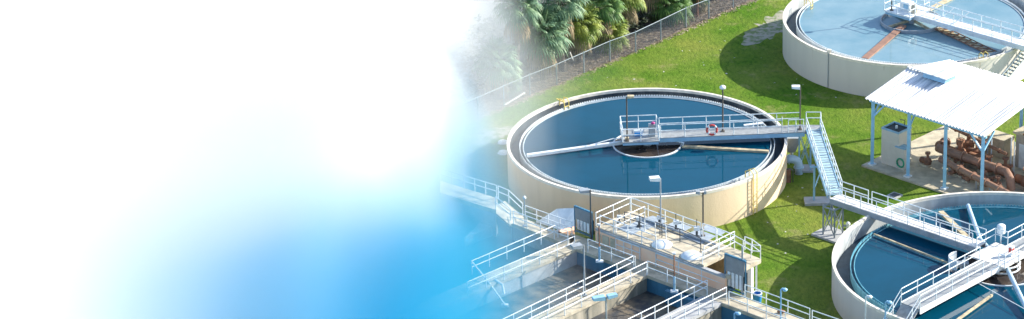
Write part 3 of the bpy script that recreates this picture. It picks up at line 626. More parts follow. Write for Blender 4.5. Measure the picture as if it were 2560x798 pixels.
# cream tank box inside shed
cr = MB().box(sp(6.0, 8.4, .95), (2.6, 1.4, 1.6), (fx, fy)).build('concrete_block', CONC); tag(cr, 'low pale concrete block behind the pipes inside the shed', 'block')
# ------------------------------------------------------------------ aeration plant
ZW, ZF, ZB = 1.6, 2.9, .25
def slab(pxs, z, th, m, name, parent, kind=None): return MB().prism([U(x, y, z) for x, y in pxs], z - th, z).build(name, m, parent)
plant = thing('aeration_basin_block', U(1640, 700, 0), 'concrete basin block of square open tanks in front of the middle tank', 'basins')
lin = lambda x0, y0, s: (lambda x: y0 + s * (x - x0))
nearc = lin(1618, 688, .374); farc = lin(1618, 654, .374)
# main diagonal walkway
slab([(1425, farc(1425)), (2110, farc(2110)), (2110, nearc(2110)), (1425, nearc(1425))], ZW, .25, CONC, 'main_deck', plant)
MB().prism([U(1430, nearc(1430) - 2, ZW), U(1618, nearc(1618) - 2, ZW), U(1618, nearc(1618) - 6, ZW), U(1430, nearc(1430) - 6, ZW)], 0, ZW - .25).build('basin_wall', BLUEW, plant)
MB().prism([U(1612, nearc(1612) - 2, ZW), U(2110, nearc(2110) - 2, ZW), U(2110, nearc(2110) - 6, ZW), U(1612, nearc(1612) - 6, ZW)], 0, ZW - .251).build('basin_wall', BLUEW, plant)
MB().prism([U(1810, farc(1810) + 6, ZW), U(2110, farc(2110) + 6, ZW), U(2110, farc(2110) + 1, ZW), U(1810, farc(1810) + 1, ZW)], 0, ZW - .252).build('basin_wall', CONCD, plant)
# divider walkway between the two open basins
nd = lin(1618, 688, -.49); fdv = lin(1584, 673, -.49)
slab([(1600, fdv(1600)), (1619, nd(1619)), (1100, nd(1100)), (1100, fdv(1100))], ZW - .003, .25, CONC, 'divider_deck', plant)
MB().prism([U(1606, nd(1606) - 9, ZW), U(1619, nd(1619) - 3, ZW), U(1100, nd(1100) - 3, ZW), U(1100, nd(1100) - 12, ZW)], 0, ZW - .254).build('divider_wall', CONCD, plant)
# second divider
ne = lin(1816, 752, -.50); fe = lin(1768, 734, -.50)
slab([(1785, fe(1785)), (1832, ne(1832)), (1560, ne(1560)), (1560, fe(1560))], ZW - .006, .25, CONCG, 'divider_deck', plant)
MB().prism([U(1800, ne(1800) - 12, ZW), U(1826, ne(1826) - 3, ZW), U(1560, ne(1560) - 3, ZW), U(1560, ne(1560) - 14, ZW)], 0, ZW - .257).build('divider_wall', CONCD, plant)
# far-left divider with pipe
nb = lin(1325, 672, -.43); fb = lin(1315, 628, -.43)
slab([(1440, fb(1440) + 14), (1470, nb(1470)), (980, nb(980)), (980, fb(980) + 14)], ZW - .009, .25, CONC, 'divider_deck', plant)
MB().prism([U(1440, nb(1440) - 12, ZW), U(1456, nb(1456) - 2, ZW), U(980, nb(980) - 2, ZW), U(980, nb(980) - 12, ZW)], 0, ZW - .26).build('divider_wall', CONCG, plant)
# basin waters
wtr = MB().add([U(x, y, ZB) for x, y in ((960, 890), (1440, 640), (1640, 730), (1160, 970))], [(0, 1, 2, 3)]).build('basin_water', SLUDGE, plant)
MB().add([U(x, y, ZB - .003) for x, y in ((1240, 900), (1620, 720), (1850, 810), (1500, 980))], [(0, 1, 2, 3)]).build('basin_water', SLUDGE, plant)
MB().add([U(x, y, ZB - .006) for x, y in ((1700, 900), (1840, 790), (2100, 880), (1980, 980))], [(0, 1, 2, 3)]).build('basin_water', DARKW, plant)
MB().add([U(x, y, ZB - .009) for x, y in ((1000, 560), (1180, 490), (1440, 625), (1140, 765), (930, 860))], [(0, 1, 2, 3, 4)]).build('basin_water', DARKW, plant)
# baffles on wall (blue boxes)
MB().prism([U(1668, 722, ZW - .3), U(1738, 748, ZW - .3), U(1732, 753, ZW - .3), U(1662, 727, ZW - .3)], .3, ZW - .3).build('baffle', BLUEW, plant)
# pink wall + upper floor
ft = lin(1490, 567, .374)
L_, B_, F_, R_ = (1490, 567), (1576, 526), (1807, ft(1807)), (1893, 645)
floor_poly = [U(*L_, ZF), U(*B_, ZF), U(1830, 628, ZF), U(1752, ft(1752), ZF)]
MB().prism([U(*L_, ZF), U(*B_, ZF), U(1838, 622, ZF), U(1752, ft(1752), ZF)], ZF - .22, ZF).build('upper_floor', CONC, plant)
a0, a1 = U(1488, ft(1488) + 2, ZF), U(1812, ft(1812) + 2, ZF)
nrm = V((a1 - a0).y, -(a1 - a0).x, 0).normalized()
if nrm.y > 0: nrm = -nrm
MB().prism([a0, a1, a1 - nrm * .25, a0 - nrm * .25], 0, ZF - .222).build('salmon_wall', PINK, plant)
MB().prism([a0 + nrm * .02, a1 + nrm * .02, a1 - nrm * .3, a0 - nrm * .3], ZF - .2205, ZF - .06).build('coping', CONCG, plant)
bL, bB = U(*L_, ZF), U(*B_, ZF)
MB().prism([bL, bB, bB + V(.15, -.15, 0), bL + V(.15, -.15, 0)], 0, ZF - .224).build('end_wall', PINK, plant)
bR = U(1838, 622, ZF); MB().prism([bB, bR, bR + V(-.15, -.2, 0), bB + V(0, -.2, 0)], 0, ZF - .226).build('back_wall', CONC, plant)
# pale panels on left part of pink wall
for x0, x1 in ((1492, 1500), (1504, 1520), (1524, 1535)):
    p, q = U(x0, ft(x0) + 4, ZF), U(x1, ft(x1) + 4, ZF); p.z = q.z = 0
    p2 = a0 + (a1 - a0).normalized() * ((p - a0).dot((a1 - a0).normalized())); q2 = a0 + (a1 - a0).normalized() * ((q - a0).dot((a1 - a0).normalized()))
    MB().prism([p2 + nrm * .05, q2 + nrm * .05, q2, p2], ZW + .1, ZF - .4).build('wall_panel', CONC, plant)
# pier and slab on right
MB().prism([U(1811, 686, ZF), U(1893, 645, ZF), U(1902, 649, ZF), U(1880, 660, ZF), U(1822, 690, ZF)], ZF - .3, ZF - .01).build('end_slab', CONC, plant)
MB().prism([U(1800, 632, ZF), U(1838, 622, ZF), U(1903, 648, ZF), U(1878, 661, ZF)], ZF - .28, ZF + .012).build('end_slab', CONC, plant)
MB().prism([U(1852, 662, ZF), U(1878, 660, ZF), U(1884, 655, ZF), U(1866, 650, ZF)], 0, ZF - .31).build('pier', mat('white_pier', (.78, .76, .72), .8, .1), plant)
MB().beam(U(1891, 647, ZF) - Z * .3, V(U(1891, 647, ZF).x, U(1891, 647, ZF).y, .1), .14, .14).build('leg', WHITE, plant)
q = U(1891, 647, ZF); MB().box(V(q.x, q.y, .06), (.7, .7, .12)).build('footing', CONCG, plant)
MB().beam(U(1753, 664, ZF), U(1815, 634, ZF), .5, .25).build('cross_deck', CONC, plant)
MB().add([U(x, y, .9) for x, y in ((1740, 720), (1800, 690), (1850, 712), (1820, 740))], [(0, 1, 2, 3)]).build('basin_water', DARKW, plant)
# tanks recessed on the upper floor
def pit(px, depth, m):
    pts = [U(x, y, ZF) for x, y in px]; MB().prism(pts, ZF + .004, ZF + .03).build('floor_hatch', m, plant)
HAT = mat('hatch_plate', (.40, .46, .52), .35, .3, 1.5)
pit([(1572, 563), (1604, 548), (1642, 563), (1608, 579)], 1, HAT); pit([(1612, 547), (1632, 540), (1668, 554), (1648, 563)], 1, HAT)
pit([(1662, 566), (1690, 553), (1730, 569), (1702, 583)], 1, HAT); pit([(1700, 592), (1745, 574), (1790, 591), (1752, 612)], 1, HAT); pit([(1545, 572), (1565, 562), (1600, 577), (1580, 588)], 1, HAT)
pit([(1752, 570), (1770, 562), (1815, 580), (1800, 590)], 1, HAT)
def actuator(px, py, label, sz=1.0):
    b = U(px, py, ZF + .03); t = thing('valve_actuator', b, label, 'valve', 'valve actuators on the upper floor')
    MB().lathe(b, [(.16 * sz, 0), (.16 * sz, .06), (.07 * sz, .1), (.07 * sz, .42 * sz), (.01, .44 * sz)], 12, close=False).build('pedestal', STEEL, t, 'angle')
    MB().box(b + Z * (.52 * sz), (.34 * sz, .26 * sz, .22 * sz)).build('gear_housing', WHITE, t)
    MB().tube([b + Z * (.52 * sz), b + Z * (1.1 * sz)], .03, 6).build('stem', STEEL, t)
    MB().tube([b + V(.15, -.05, .5 * sz), b + V(.42, -.1, .5 * sz)], .08, 8).build('motor', GREYM, t)
actuator(1598, 566, 'white valve actuator leftmost of the row on the upper floor', 1.2)
actuator(1648, 560, 'white valve actuator at the foot of the tall lamp post', 1.0)
actuator(1690, 575, 'white valve actuator right of the tall lamp post', 1.2)
actuator(1742, 592, 'white valve actuator nearest the brown lamp post', 1.3)
actuator(1548, 556, 'small white valve actuator near the peak of the back railing', .9)
for px_, py_, l in ((1655, 612, 'low white dome cover on the upper floor above the salmon wall'), (1728, 640, 'low white dome cover nearest the dark opening')):
    o = MB().lathe(U(px_, py_, ZF + .005), [(.02, .34), (.45, .26), (.72, .1), (.78, 0)], 24, close=False).build('dome_cover', WHITE, None, True); tag(o, l, 'cover', 'dome covers on the upper floor')
for px_, l in ((1700, 'blue-grey conduit along the floor behind the hatches'),):
    o = MB().tube([U(1590, 540, ZF + .12), U(1690, 577, ZF + .12), U(1790, 612, ZF + .12)], .09, 8).build('conduit', GREYM); tag(o, l, 'pipe')
# railings of the plant, each a thing of its own
def fence_rail(label, runs, gap=1.7, h=1.07, m=None, kick=False):
    p = Vector(runs[0][0]); t = thing('guard_railing', p, label, 'railing', 'guard railings round the basins')
    railing(t, runs, h=h, gap=gap, m=m or GALV, name='rails', kick=kick); return t
R = lambda z, *pts: [U(x, y, z) for x, y in pts]
fence_rail('railing along the back left edge of the upper floor, meeting at a peak', [R(ZF, (1490, 565), (1576, 526))], 2.0, m=WHITE)
fence_rail('long railing along the back edge of the upper floor against the middle tank', [R(ZF, (1578, 527), (1663, 558), (1752, 591)), R(ZF, (1757, 592), (1790, 603))], 1.9, m=WHITE)
fence_rail('short curved railing at the back right of the upper floor', [R(ZF, (1793, 604), (1826, 617), (1836, 622))], 1.1, m=WHITE)
fence_rail('railing looped round the outer corner slab over the grass', [R(ZF, (1836, 622), (1858, 634), (1878, 645), (1901, 648), (1880, 632), (1862, 625))], 1.3, m=WHITE)
fence_rail('railing on the short deck beside the dark opening', [R(ZF, (1756, 664), (1836, 624))], 1.6, m=WHITE)
fence_rail('second railing crossing the upper floor behind the dark opening', [R(ZF, (1760, 650), (1836, 612))], 1.6, m=WHITE)
fence_rail('black pipe railing among the hatches on the upper floor', [R(ZF, (1562, 563), (1600, 574), (1655, 594))], 1.6, m=STEEL)
fence_rail('second black pipe railing between the hatches nearer the corner slab', [R(ZF, (1650, 590), (1700, 606), (1752, 629))], 1.8, m=STEEL)
fence_rail('railing zigzag on the left part of the upper floor', [R(ZF, (1540, 583), (1612, 549)), R(ZF, (1612, 580), (1665, 596))], 1.3, m=WHITE)
fence_rail('white railing along the front edge above the salmon wall', [R(ZF, (1500, ft(1500)), (1640, ft(1640)))], 1.4, m=WHITE)
fence_rail('low galvanised railing above the right half of the salmon wall', [R(ZW, (1640, farc(1640) + 4), (1812, farc(1812) + 3))], 2.4)
fence_rail('short white railing bridging from floor to main deck', [R(ZW, (1540, farc(1540) + 4), (1600, farc(1600) + 4))], .9, m=WHITE)
fence_rail('galvanised railing on the near side of the main deck by the left basin', [R(ZW, (1470, nearc(1470) - 2), (1588, nearc(1588) - 2))], 1.9)
fence_rail('galvanised railing on the near side of the main deck above the right basin', [R(ZW, (1619, nearc(1619) - 2), (1768, nearc(1768) - 2))], 1.7)
fence_rail('railing on the far side of the divider between the two open basins', [R(ZW, (1584, fdv(1584)), (1240, fdv(1240)))], 1.75, m=WHITE)
fence_rail('railing on the near side of the divider between the two open basins', [R(ZW, (1617, nd(1617)), (1240, nd(1240)))], 1.75, m=WHITE)
fence_rail('railing on the far side of the lowest divider deck', [R(ZW, (1768, fe(1768)), (1570, fe(1570)))], 1.5, m=WHITE)
fence_rail('railing on the near side of the lowest divider deck', [R(ZW, (1816, ne(1816)), (1570, ne(1570)))], 1.5, m=WHITE)
fence_rail('railing on the far side of the left divider running into the added fade', [R(ZW, (1395, fb(1395)), (1180, fb(1180)))], 1.7, m=WHITE)
fence_rail('railing on the near side of the left divider running into the added fade', [R(ZW, (1437, nb(1437)), (1170, nb(1170)))], 1.7, m=WHITE)
fence_rail('galvanised railing beside the lawn on the lower end of the main deck', [R(ZW, (1862, farc(1862)), (2024, farc(2024)))], 2.2)
fence_rail('last railing beside the lawn, beginning at a small kink', [R(ZW, (2030, farc(2030) + 2), (2110, farc(2110)))], 2.2)
fence_rail('railing over the dark basin on the near side of the main deck', [R(ZW, (1822, nearc(1822) - 2), (2060, nearc(2060) - 2))], 1.9)
# left high walkway and ramp
ZH = 2.5
lw = thing('side_walkway', U(1240, 560, 0), 'pale stepped walkway left of the middle tank, running into the added fade', 'walkway')
hi = [U(1100, 452, ZH), U(1244, 496, ZH), U(1240, 525, ZH), U(1100, 482, ZH)]
MB().prism(hi, ZH - .35, ZH).build('upper_deck', CONC, lw)
a, b = U(1243, 511, ZH), U(1292, 553, ZW + .0); MB().beam(a - Z * .08, b - Z * .08, 1.7, .16).build('ramp', CONC, lw)
MB().prism([U(1292, 540, ZW), U(1440, 594, ZW), U(1425, 614, ZW), U(1275, 556, ZW)], ZW - .3, ZW).build('lower_deck', CONC, lw)
MB().prism([U(1285, 556, ZW), U(1425, 609, ZW), U(1422, 613, ZW), U(1279, 558, ZW)], 0, ZW - .301).build('retaining_wall', CONCG, lw)
MB().prism([U(1100, 475, ZH), U(1240, 518, ZH), U(1239, 524, ZH), U(1100, 481, ZH)], 0, ZH - .351).build('retaining_wall', CONCG, lw)
MB().prism([U(1205, 505, ZH), U(1243, 517, ZH), U(1210, 560, ZH - 1), U(1160, 580, ZH - 1)], 0, 1.0).build('sloped_apron', CONCG, lw)
railing(lw, [R(ZH, (1100, 452), (1160, 471), (1242, 496))], m=WHITE, gap=1.2); railing(lw, [[U(1246, 497, ZH), U(1272, 508, ZH - .1), U(1307, 541, ZW)]], m=WHITE, gap=1.0)
railing(lw, [R(ZW, (1313, 546), (1430, 588))], m=WHITE, gap=1.3)
railing(lw, [[U(1240, 524, ZH), U(1277, 555, ZW)], R(ZW, (1284, 560), (1420, 611))], m=GALV, gap=1.3)
# white cover structure between tank and floor
wc = thing('covered_channel', U(1390, 590, 0), 'white humped channel cover between side walkway and screen', 'channel cover')
MB().add([U(1340, 556, 1.2), U(1392, 522, 2.6), U(1436, 520, 2.9), U(1436, 566, 2.5), U(1400, 575, 1.6)], [(0, 4, 3, 2, 1)]).build('cover', WHITE, wc)
MB().prism([U(1395, 575, 1.9), U(1436, 566, 1.9), U(1436, 550, 1.9), U(1392, 560, 1.9)], 0, 1.6).build('base_wall', PINK, wc)
# slotted screens (gates)
HOOD = mat('hood_grey', (.27, .28, .29), .6, .2, 2)
def screen(x0, y0, x1, y1, hpx, label, z):
    p, q = U(x0, y0, z), U(x1, y1, z); L = (q - p).length; d = (q - p).normalized(); nn = V(d.y, -d.x, 0)
    if nn.y > 0: nn = -nn
    h = hpx / 31.0; t = thing('sluice_screen', p, label, 'screen', 'slotted sluice screens')
    mb = MB()
    for f in (0, 1): mb.beam(p.lerp(q, f), p.lerp(q, f) + Z * h, .12, .12)
    mb.beam(p + Z * h, q + Z * h, .14, .12); mb.beam(p + Z * .15, q + Z * .15, .12, .1); mb.build('frame', BLUEW, t)
    MB().beam(p + d * .09 + nn * .04 + Z * h * .76, q - d * .09 + nn * .04 + Z * h * .76, .06, h * .42).build('hood_panel', HOOD, t)
    for i in range(4):
        c = p + d * L * (.2 + .19 * i) + Z * (.25 + h * .29); MB().box(c, (L * .13, .08, h * .5), (d, nn)).build('slat', WHITE, t)
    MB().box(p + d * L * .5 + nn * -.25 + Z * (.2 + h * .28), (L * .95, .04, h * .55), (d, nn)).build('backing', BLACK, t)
    return t
screen(1438, 580, 1481, 597, 66, 'grey and blue slotted screen at the left end of the main deck', ZW)
screen(1813, 722, 1864, 741, 86, 'taller grey slotted screen beside the white pier', ZW)
# poles and lamps of the plant
def PL(x, yb, yt, z): b = U(x, yb, z); return b, (yb - yt) / (FPX / ((b - CAM).dot(FWD)) * cos(PITCH + .02))
b, h = PL(1313, 565, 497, ZW); lamp('lamp_post', b, h, [('disc', 0, 0, .13, 0, 0)], 'short ball-topped lamp post on the side walkway in the added fade', m=GREYM, r=.04)
b, h = PL(1478, 600, 476, ZW); lamp('lamp_post', b, h, [('box', -.45, -.15, .7, .5, .22)], 'lamp post beside the left slotted screen', m=STEEL, gm=GREYM)
b, h = PL(1652, 562, 447, ZF); lamp('lamp_post', b, h, [('box', -.42, -.1, .75, .5, .3)], 'tall lamp post at the back rail of the upper floor', m=GREYM, gm=WHITE)
b, h = PL(1758, 590, 482, ZF); lamp('lamp_post', b, h, [('box', -.38, 0, .3, .3, .25), ('box', .16, 0, .2, .2, .25)], 'brown lamp post with two small heads near the upper floor corner', r=.06, gm=GREYM)
b, h = PL(1462, 739, 612, ZW); lamp('lamp_post', b, h, [('box', -.5, -.25, .75, .55, .26)], 'lamp post on the divider with a head hung over the left basin', m=GREYM, gm=GREYM)
b, h = PL(1517, 860, 742, ZW); lamp('lamp_post', b, h, [('box', -.5, -.2, .85, .45, .3), ('box', .42, .2, .7, .4, .26)], 'double-headed lamp post cut by the bottom edge', m=GREYM, gm=BLUE)
def mast(x, yb, yt, label, z=ZW):
    b, h = PL(x, yb, yt, z); t = thing('probe_mast', b, label, 'mast', 'probe masts on the main deck')
    MB().tube([b + Z * h * .4, b + Z * h], .05, 8).build('mast', RUST, t); MB().tube([b, b + Z * h * .4], .08, 8).build('sleeve', BLUE, t)
    MB().box(b + Z * (h + .05), (.22, .18, .12)).build('cap', WHITE, t); MB().box(b + Z * .0, (.55, .35, .12)).build('bracket', WHITE, t)
mast(1499, 653, 563, 'thin brown mast on a blue sleeve over the left basin')
mast(1686, 728, 635, 'thin brown mast on a blue sleeve over the right basin')
b, h = PL(1856, 738, 617, ZW); mst = tag(MB().tube([b, b + Z * h], .07, 8).build('pole', GREYM), 'bare dark pole beside the taller slotted screen', 'pole')
b, h = PL(1498, 598, 556, ZF)
def goose(x, yb, yt, label, z, m):
    b, h = PL(x, yb, yt, z); t = thing('gooseneck_post', b, label, 'post', 'gooseneck posts')
    MB().tube([b, b + Z * h, b + V(.1, 0, h + .1), b + V(.25, -.05, h + .08)], .065, 8).build('stem', m, t); MB().ball(b + V(.28, -.05, h + .02), .17, (1.1, 1, .8)).build('cap', m, t, True)
goose(1952, 800, 724, 'blue gooseneck post on the main deck beside the lawn', ZW, SHEDB)
goose(2163, 835, 742, 'white gooseneck post against the cut-off tank wall', 1.0, WHITE)
goose(2213, 812, 756, 'blue gooseneck post at the near end of the cut-off tank bridge', 2.0, SHEDB)
goose(1836, 830, 784, 'teal gooseneck pipe standing in the dark basin', .3, SHEDB)
# hoist hook on left divider
dv = thing('davit_arm', U(1240, 700, ZW), 'white davit arm hanging over the left basin in the added fade', 'davit')
MB().tube([U(1180, 655, ZW + .9), U(1225, 710, ZW), U(1262, 762, .6)], .06, 7).build('arm', WHITE, dv); MB().tube([U(1238, 700, ZW), U(1256, 712, ZW), U(1260, 735, .9)], .09, 8).build('hose', WHITE, dv)
MB().box(U(1262, 764, .5), (.5, .3, .2)).build('foot', WHITE, dv)
# bucket, scraps, valve, lid
bk = thing('bucket', U(1891, 757, 0), 'blue bucket on the grass beside the white pier', 'bucket')
q = U(1893, 735, ZW - .4); q = U(1893, 760, .0); MB().lathe(q, [(.01, .02), (.28, .02), (.36, .85), (.33, .85), (.27, .08), (.01, .08)], 18, close=False).build('body', BLUEP, bk, 'angle'); MB().lathe(q, [(.3, .84), (.37, .84), (.37, .9), (.3, .9)], 18).build('rim', WHITE, bk)
bs = thing('valve_box', U(1976, 795, 0), 'small orange valve on the deck edge below the blue gooseneck post', 'valve'); q = U(1953, 783, ZW); MB().ball(q + Z * .12, .2, (1.6, .8, .6)).build('body', RUST, bs, True); MB().tube([q, q + Z * .35], .04, 6).build('stem', RED, bs)
hy = thing('hydrant', U(2118, 572, 0), 'small white standing valve on the lawn near the walkway tower', 'valve'); q = U(2120, 572, 0); MB().tube([q, q + Z * .4], .16, 10).build('barrel', WHITE, hy); MB().ball(q + Z * .4, .18, nn=10).build('bonnet', WHITE, hy, True); MB().tube([q + V(-.35, 0, .25), q + V(.2, 0, .25)], .09, 8).build('outlet', GREYM, hy)
ml = thing('ground_lid', U(2237, 491, 0), 'square grey access lid set in the lawn before the shed', 'lid'); q = U(2237, 491, 0); MB().box(q + Z * .06, (.9, .9, .12), (fx, fy)).build('frame', CONCG, ml); MB().box(q + Z * .125, (.6, .6, .04), (fx, fy)).build('cover', STEEL, ml)
# ------------------------------------------------------------------ chain link fence
cl = bpy.data.materials.new('chain_link'); cl.use_nodes = True; nn_ = cl.node_tree; bs_ = nn_.nodes['Principled BSDF']; bs_.inputs['Base Color'].default_value = (.25, .30, .36, 1); bs_.inputs['Roughness'].default_value = .5
cf = thing('chain_link_fence', U(1652, 100), 'grey chain link fence between the lawn and the palms', 'fence')
xs = [1000, 1065, 1130, 1195, 1260, 1325, 1392, 1460, 1525, 1589, 1652, 1715, 1772, 1833, 1897, 1960]
ys = [382, 353, 324, 296, 267, 238, 212, 182, 153, 130, 100, 69, 47, 19, -9, -37]
fp = [U(x, y, 0) for x, y in zip(xs, ys)]
mb = MB(); ms = MB()
for a, b in zip(fp[:-1], fp[1:]):
    mb.tube([a + Z * 1.85, b + Z * 1.85], .035, 6)
    d = (b - a); L = d.length; d = d / L; st = .16; k = int((L + 1.8) / st)
    for i in range(k):
        for sg in (1, -1):
            u0 = i * st - 1.8 if sg == 1 else i * st; u1 = u0 + 1.8 * sg; z0, z1 = .05, 1.85
            if u0 > u1: u0, u1, z0, z1 = u1, u0, z1, z0
            if u1 <= 0 or u0 >= L: continue
            if u0 < 0: z0 += (z1 - z0) * (-u0) / (u1 - u0); u0 = 0
            if u1 > L: z1 = z0 + (z1 - z0) * (L - u0) / (u1 - u0); u1 = L
            ms.tube([a + d * u0 + Z * z0, a + d * u1 + Z * z1], .006, 3, caps=False)
mb.build('top_rail', FENCE, cf); ms.build('mesh', cl, cf)
pm = MB().tube([(0, 0, 0), (0, 0, 1.95)], .05, 8).mesh('post', FENCE)
for i, a in enumerate(fp):
    link('post', pm, cf, a)
# ------------------------------------------------------------------ palms
def frond_mesh(mb, origin, az, el, L, fan, rnd, droop):
    d = V(cos(az) * cos(el), sin(az) * cos(el), sin(el)); side = V(-sin(az), cos(az), 0); up = side.cross(d) * -1
    tip = origin + d * L - Z * (L * L * .06)
    mb.tube([origin, origin + d * L * .5 + Z * .03, tip], .03, 4, .018, caps=False)
    nl = 17
    for k in range(nl):
        a = (k / (nl - 1) - .5) * radians(230); ln = fan * (1 - .28 * abs(a) / 2) * rnd.uniform(.85, 1.1)
        dd = (d * cos(a) + side * sin(a)).normalized(); fold = .12
        p1 = tip + dd * ln * .5 + up * fold * (1 if k % 2 else -.2) * .5 - Z * droop * ln * .10
        p2 = tip + dd * ln * .82 - Z * droop * ln * .30
        p3 = tip + dd * ln * .98 - Z * droop * ln * .62
        wv = (Z.cross(dd)).normalized() * .042 * fan
        wv = (wv + up * .02).normalized() * .05 * fan
        mb.add([tip, p1 + wv, p1 - wv, p2 + wv * .8, p2 - wv * .8, p3], [(0, 1, 2), (1, 3, 4, 2), (3, 5, 4)])
def palm_mesh(seed, R, nf):
    rnd = random.Random(seed); mb = MB()
    for i in range(nf):
        f = i / nf; el = radians(82 - 118 * f ** .9) + rnd.uniform(-.12, .12); az = i * 2.39996 + rnd.uniform(-.25, .25)
        frond_mesh(mb, V(0, 0, 0), az, el, R * rnd.uniform(.5, .68), R * rnd.uniform(.50, .62), rnd, .25 + .85 * f)
    return mb
def palm(px, py, H, R, seed, m, label, nf=46, off=32, skirt=True):
    fy_ = 240 - .431 * (px - 1325); H = (fy_ - off - py) / 27.0; c = U(px, py, H); b = V(c.x, c.y, 0); t = thing('palm_tree', b, label, 'palm tree', 'palm trees behind the fence')
    tr = MB(); pts = [b + V(.12 * sin(i * .8 + seed), .1 * cos(i * .7), H * i / 8) for i in range(9)]; pts[-1] = c.copy()
    tr.tube(pts, .30, 10, .20)
    for i in range(int(H * 7)):
        f = i / (H * 7); z = H * f; a = i * 2.4; p = b.lerp(c, f); p = pts[min(7, int(f * 8))].lerp(pts[min(8, int(f * 8) + 1)], f * 8 % 1); rr = .3 - .1 * f
        tr.beam(p + V(cos(a), sin(a), 0) * rr * .8 - Z * .1, p + V(cos(a), sin(a), 0) * (rr + .1) + Z * .14, .12, .05)
    tr.build('trunk', BARK, t)
    cr = palm_mesh(seed, R * .78, nf + 6); me = cr.mesh('crown', m); o = link('crown', me, t, c)
    if skirt:
        rnd = random.Random(seed + 99); mb = MB()
        for i in range(9): frond_mesh(mb, c - Z * .3, i * .7 + rnd.uniform(-.2, .2), radians(-62), R * .5, R * .42, rnd, 1.3)
        mb.build('dead_fronds', mat('dead_frond', (.30, .24, .14), .8, .3, 2) if 'dead_frond' not in MATS else MATS['dead_frond'], t)
    return t
palm(1352, 78, 4.6, 3.1, 1, LEAF3, 'big grey-green fan palm half in the added fade, second from the left', 60)
palm(1240, 150, 4.4, 2.5, 2, LEAF3, 'palest fan palm, farthest into the added fade', 46)
palm(1262, 200, 2.6, 1.9, 12, LEAF3, 'low pale fan palm in front of the palest one', 40)
palm(1448, 52, 4.8, 2.5, 3, LEAF2, 'yellow-green fan palm left of the blue sheet', 52)
palm(1518, 78, 4.3, 2.4, 4, LEAF2, 'fan palm with the yellowest hanging leaves beside the fence', 54)
palm(1500, 10, 6.2, 2.6, 5, LEAF1, 'dark green fan palm cut by the top edge above the yellow ones', 50)
palm(1672, 4, 5.0, 2.6, 6, LEAF1, 'fan palm standing apart at the top edge over the fence', 56)
palm(1400, 0, 6.6, 2.8, 8, LEAF3, 'tall fan palm at the top edge behind the big grey-green one', 46)
palm(1290, 10, 6.0, 2.6, 9, LEAF3, 'fan palm before the pale building', 44)
palm(1565, -18, 6.6, 2.3, 10, LEAF2, 'yellowish fan palm cut by the top edge right of the dark one', 44)
palm(1620, -62, 6.5, 2.6, 11, LEAF1, 'fan palm mostly above the frame with a grey trunk in view', 40, 50)
palm(1740, -40, 6.0, 2.4, 13, LEAF1, 'fan palm above the frame at the right end of the row', 40)
# slim orange-brown trunk behind fence
q = U(1760, 47, 0) + fn * .8; tag(MB().tube([q, q + V(.05, .05, 4.5)], .12, 8, .09).build('tree_trunk', RUST), 'slim orange-brown trunk just behind the fence', 'tree')
# undergrowth stuff and litter
rnd = random.Random(5); mb = MB()
for i in range(4200):
    f = rnd.uniform(-.3, 1.15); q = F0.lerp(F1, f) + fn * rnd.uniform(2.2, 14) + Z * rnd.uniform(.1, 1.3)
    c = q; r = rnd.uniform(.12, .3)
    for k in range(7):
        a = rnd.uniform(0, 6.28); d = V(cos(a), sin(a), rnd.uniform(-.3, .8)).normalized(); s = d.cross(V(rnd.uniform(-1, 1), rnd.uniform(-1, 1), 1)).normalized() * r * .35
        mb.add([c, c + d * r * .8 + s, c + d * r * 1.8, c + d * r * .8 - s], [(0, 1, 2, 3)])
o = mb.build('undergrowth', SHRUB); tag(o, kind='stuff')
mb = MB()
for i in range(1400):
    f = rnd.uniform(-.7, 1.3); q = F0.lerp(F1, f) + fn * (abs(rnd.gauss(0, 1.6)) - .7) + Z * .02; a = rnd.uniform(0, 6.28); L = rnd.uniform(.08, .4); d = V(cos(a), sin(a), rnd.uniform(0, .3)); s = V(-sin(a), cos(a), .2) * L * rnd.uniform(.08, .3)
    mb.add([q - s, q + d * L * .5 + V(0, 0, .05), q + d * L, q + s], [(0, 1, 2, 3)])
o = mb.build('leaf_litter', mat('dry_leaves', (.46, .38, .28), .8, .6, 3)); tag(o, kind='stuff')
mb = MB()
for i in range(70):
    x, y = rnd.uniform(1500, 2150), rnd.uniform(70, 260)
    if rnd.random() < .25: x, y = rnd.uniform(1890, 2070), rnd.uniform(400, 640)
    q = U(x, y, .02)
    if (q - C1).length < R1 + .3 or (V(q.x, q.y, 0) - C3).length < R3 + .3: continue
    a = rnd.uniform(0, 6.28); L = rnd.uniform(.05, .13); d = V(cos(a), sin(a), 0) * L; s = V(-sin(a), cos(a), 0) * L * .6
    mb.add([q - d, q - s, q + d, q + s + Z * .04], [(0, 1, 2, 3)])
o = mb.build('scrap_litter', LITW); tag(o, kind='stuff')
# fallen boards and blue sheet
p = U(1300, 250, .3); o = MB().beam(U(1262, 262, .15), U(1312, 232, .5), .14, .06).build('fallen_pole', WHITE); tag(o, 'pale fallen pole leaning low by the fence in the added fade', 'pole')
o = MB().beam(U(1425, 130, 1.7), U(1434, 152, 1.2), .08, .04).build('broken_stick', LITW); tag(o, 'short pale stick caught on the fence top rail', 'stick')
q = U(1502, 112, .9) + fn * 1.2; bt = thing('blue_sheet', V(q.x, q.y, 0), 'crumpled blue sheet under the yellow fan palms', 'sheet'); mb = MB()
vs = [q + V((i % 5 - 2) * .28, .3 * sin(i * 1.7), (i // 5 - 2) * .35 + .1 * sin(i * 2.3)) for i in range(25)]
mb.add(vs, [(r * 5 + c, r * 5 + c + 1, r * 5 + c + 6, r * 5 + c + 5) for r in range(4) for c in range(4)]).build('cloth', BLUEP, bt)
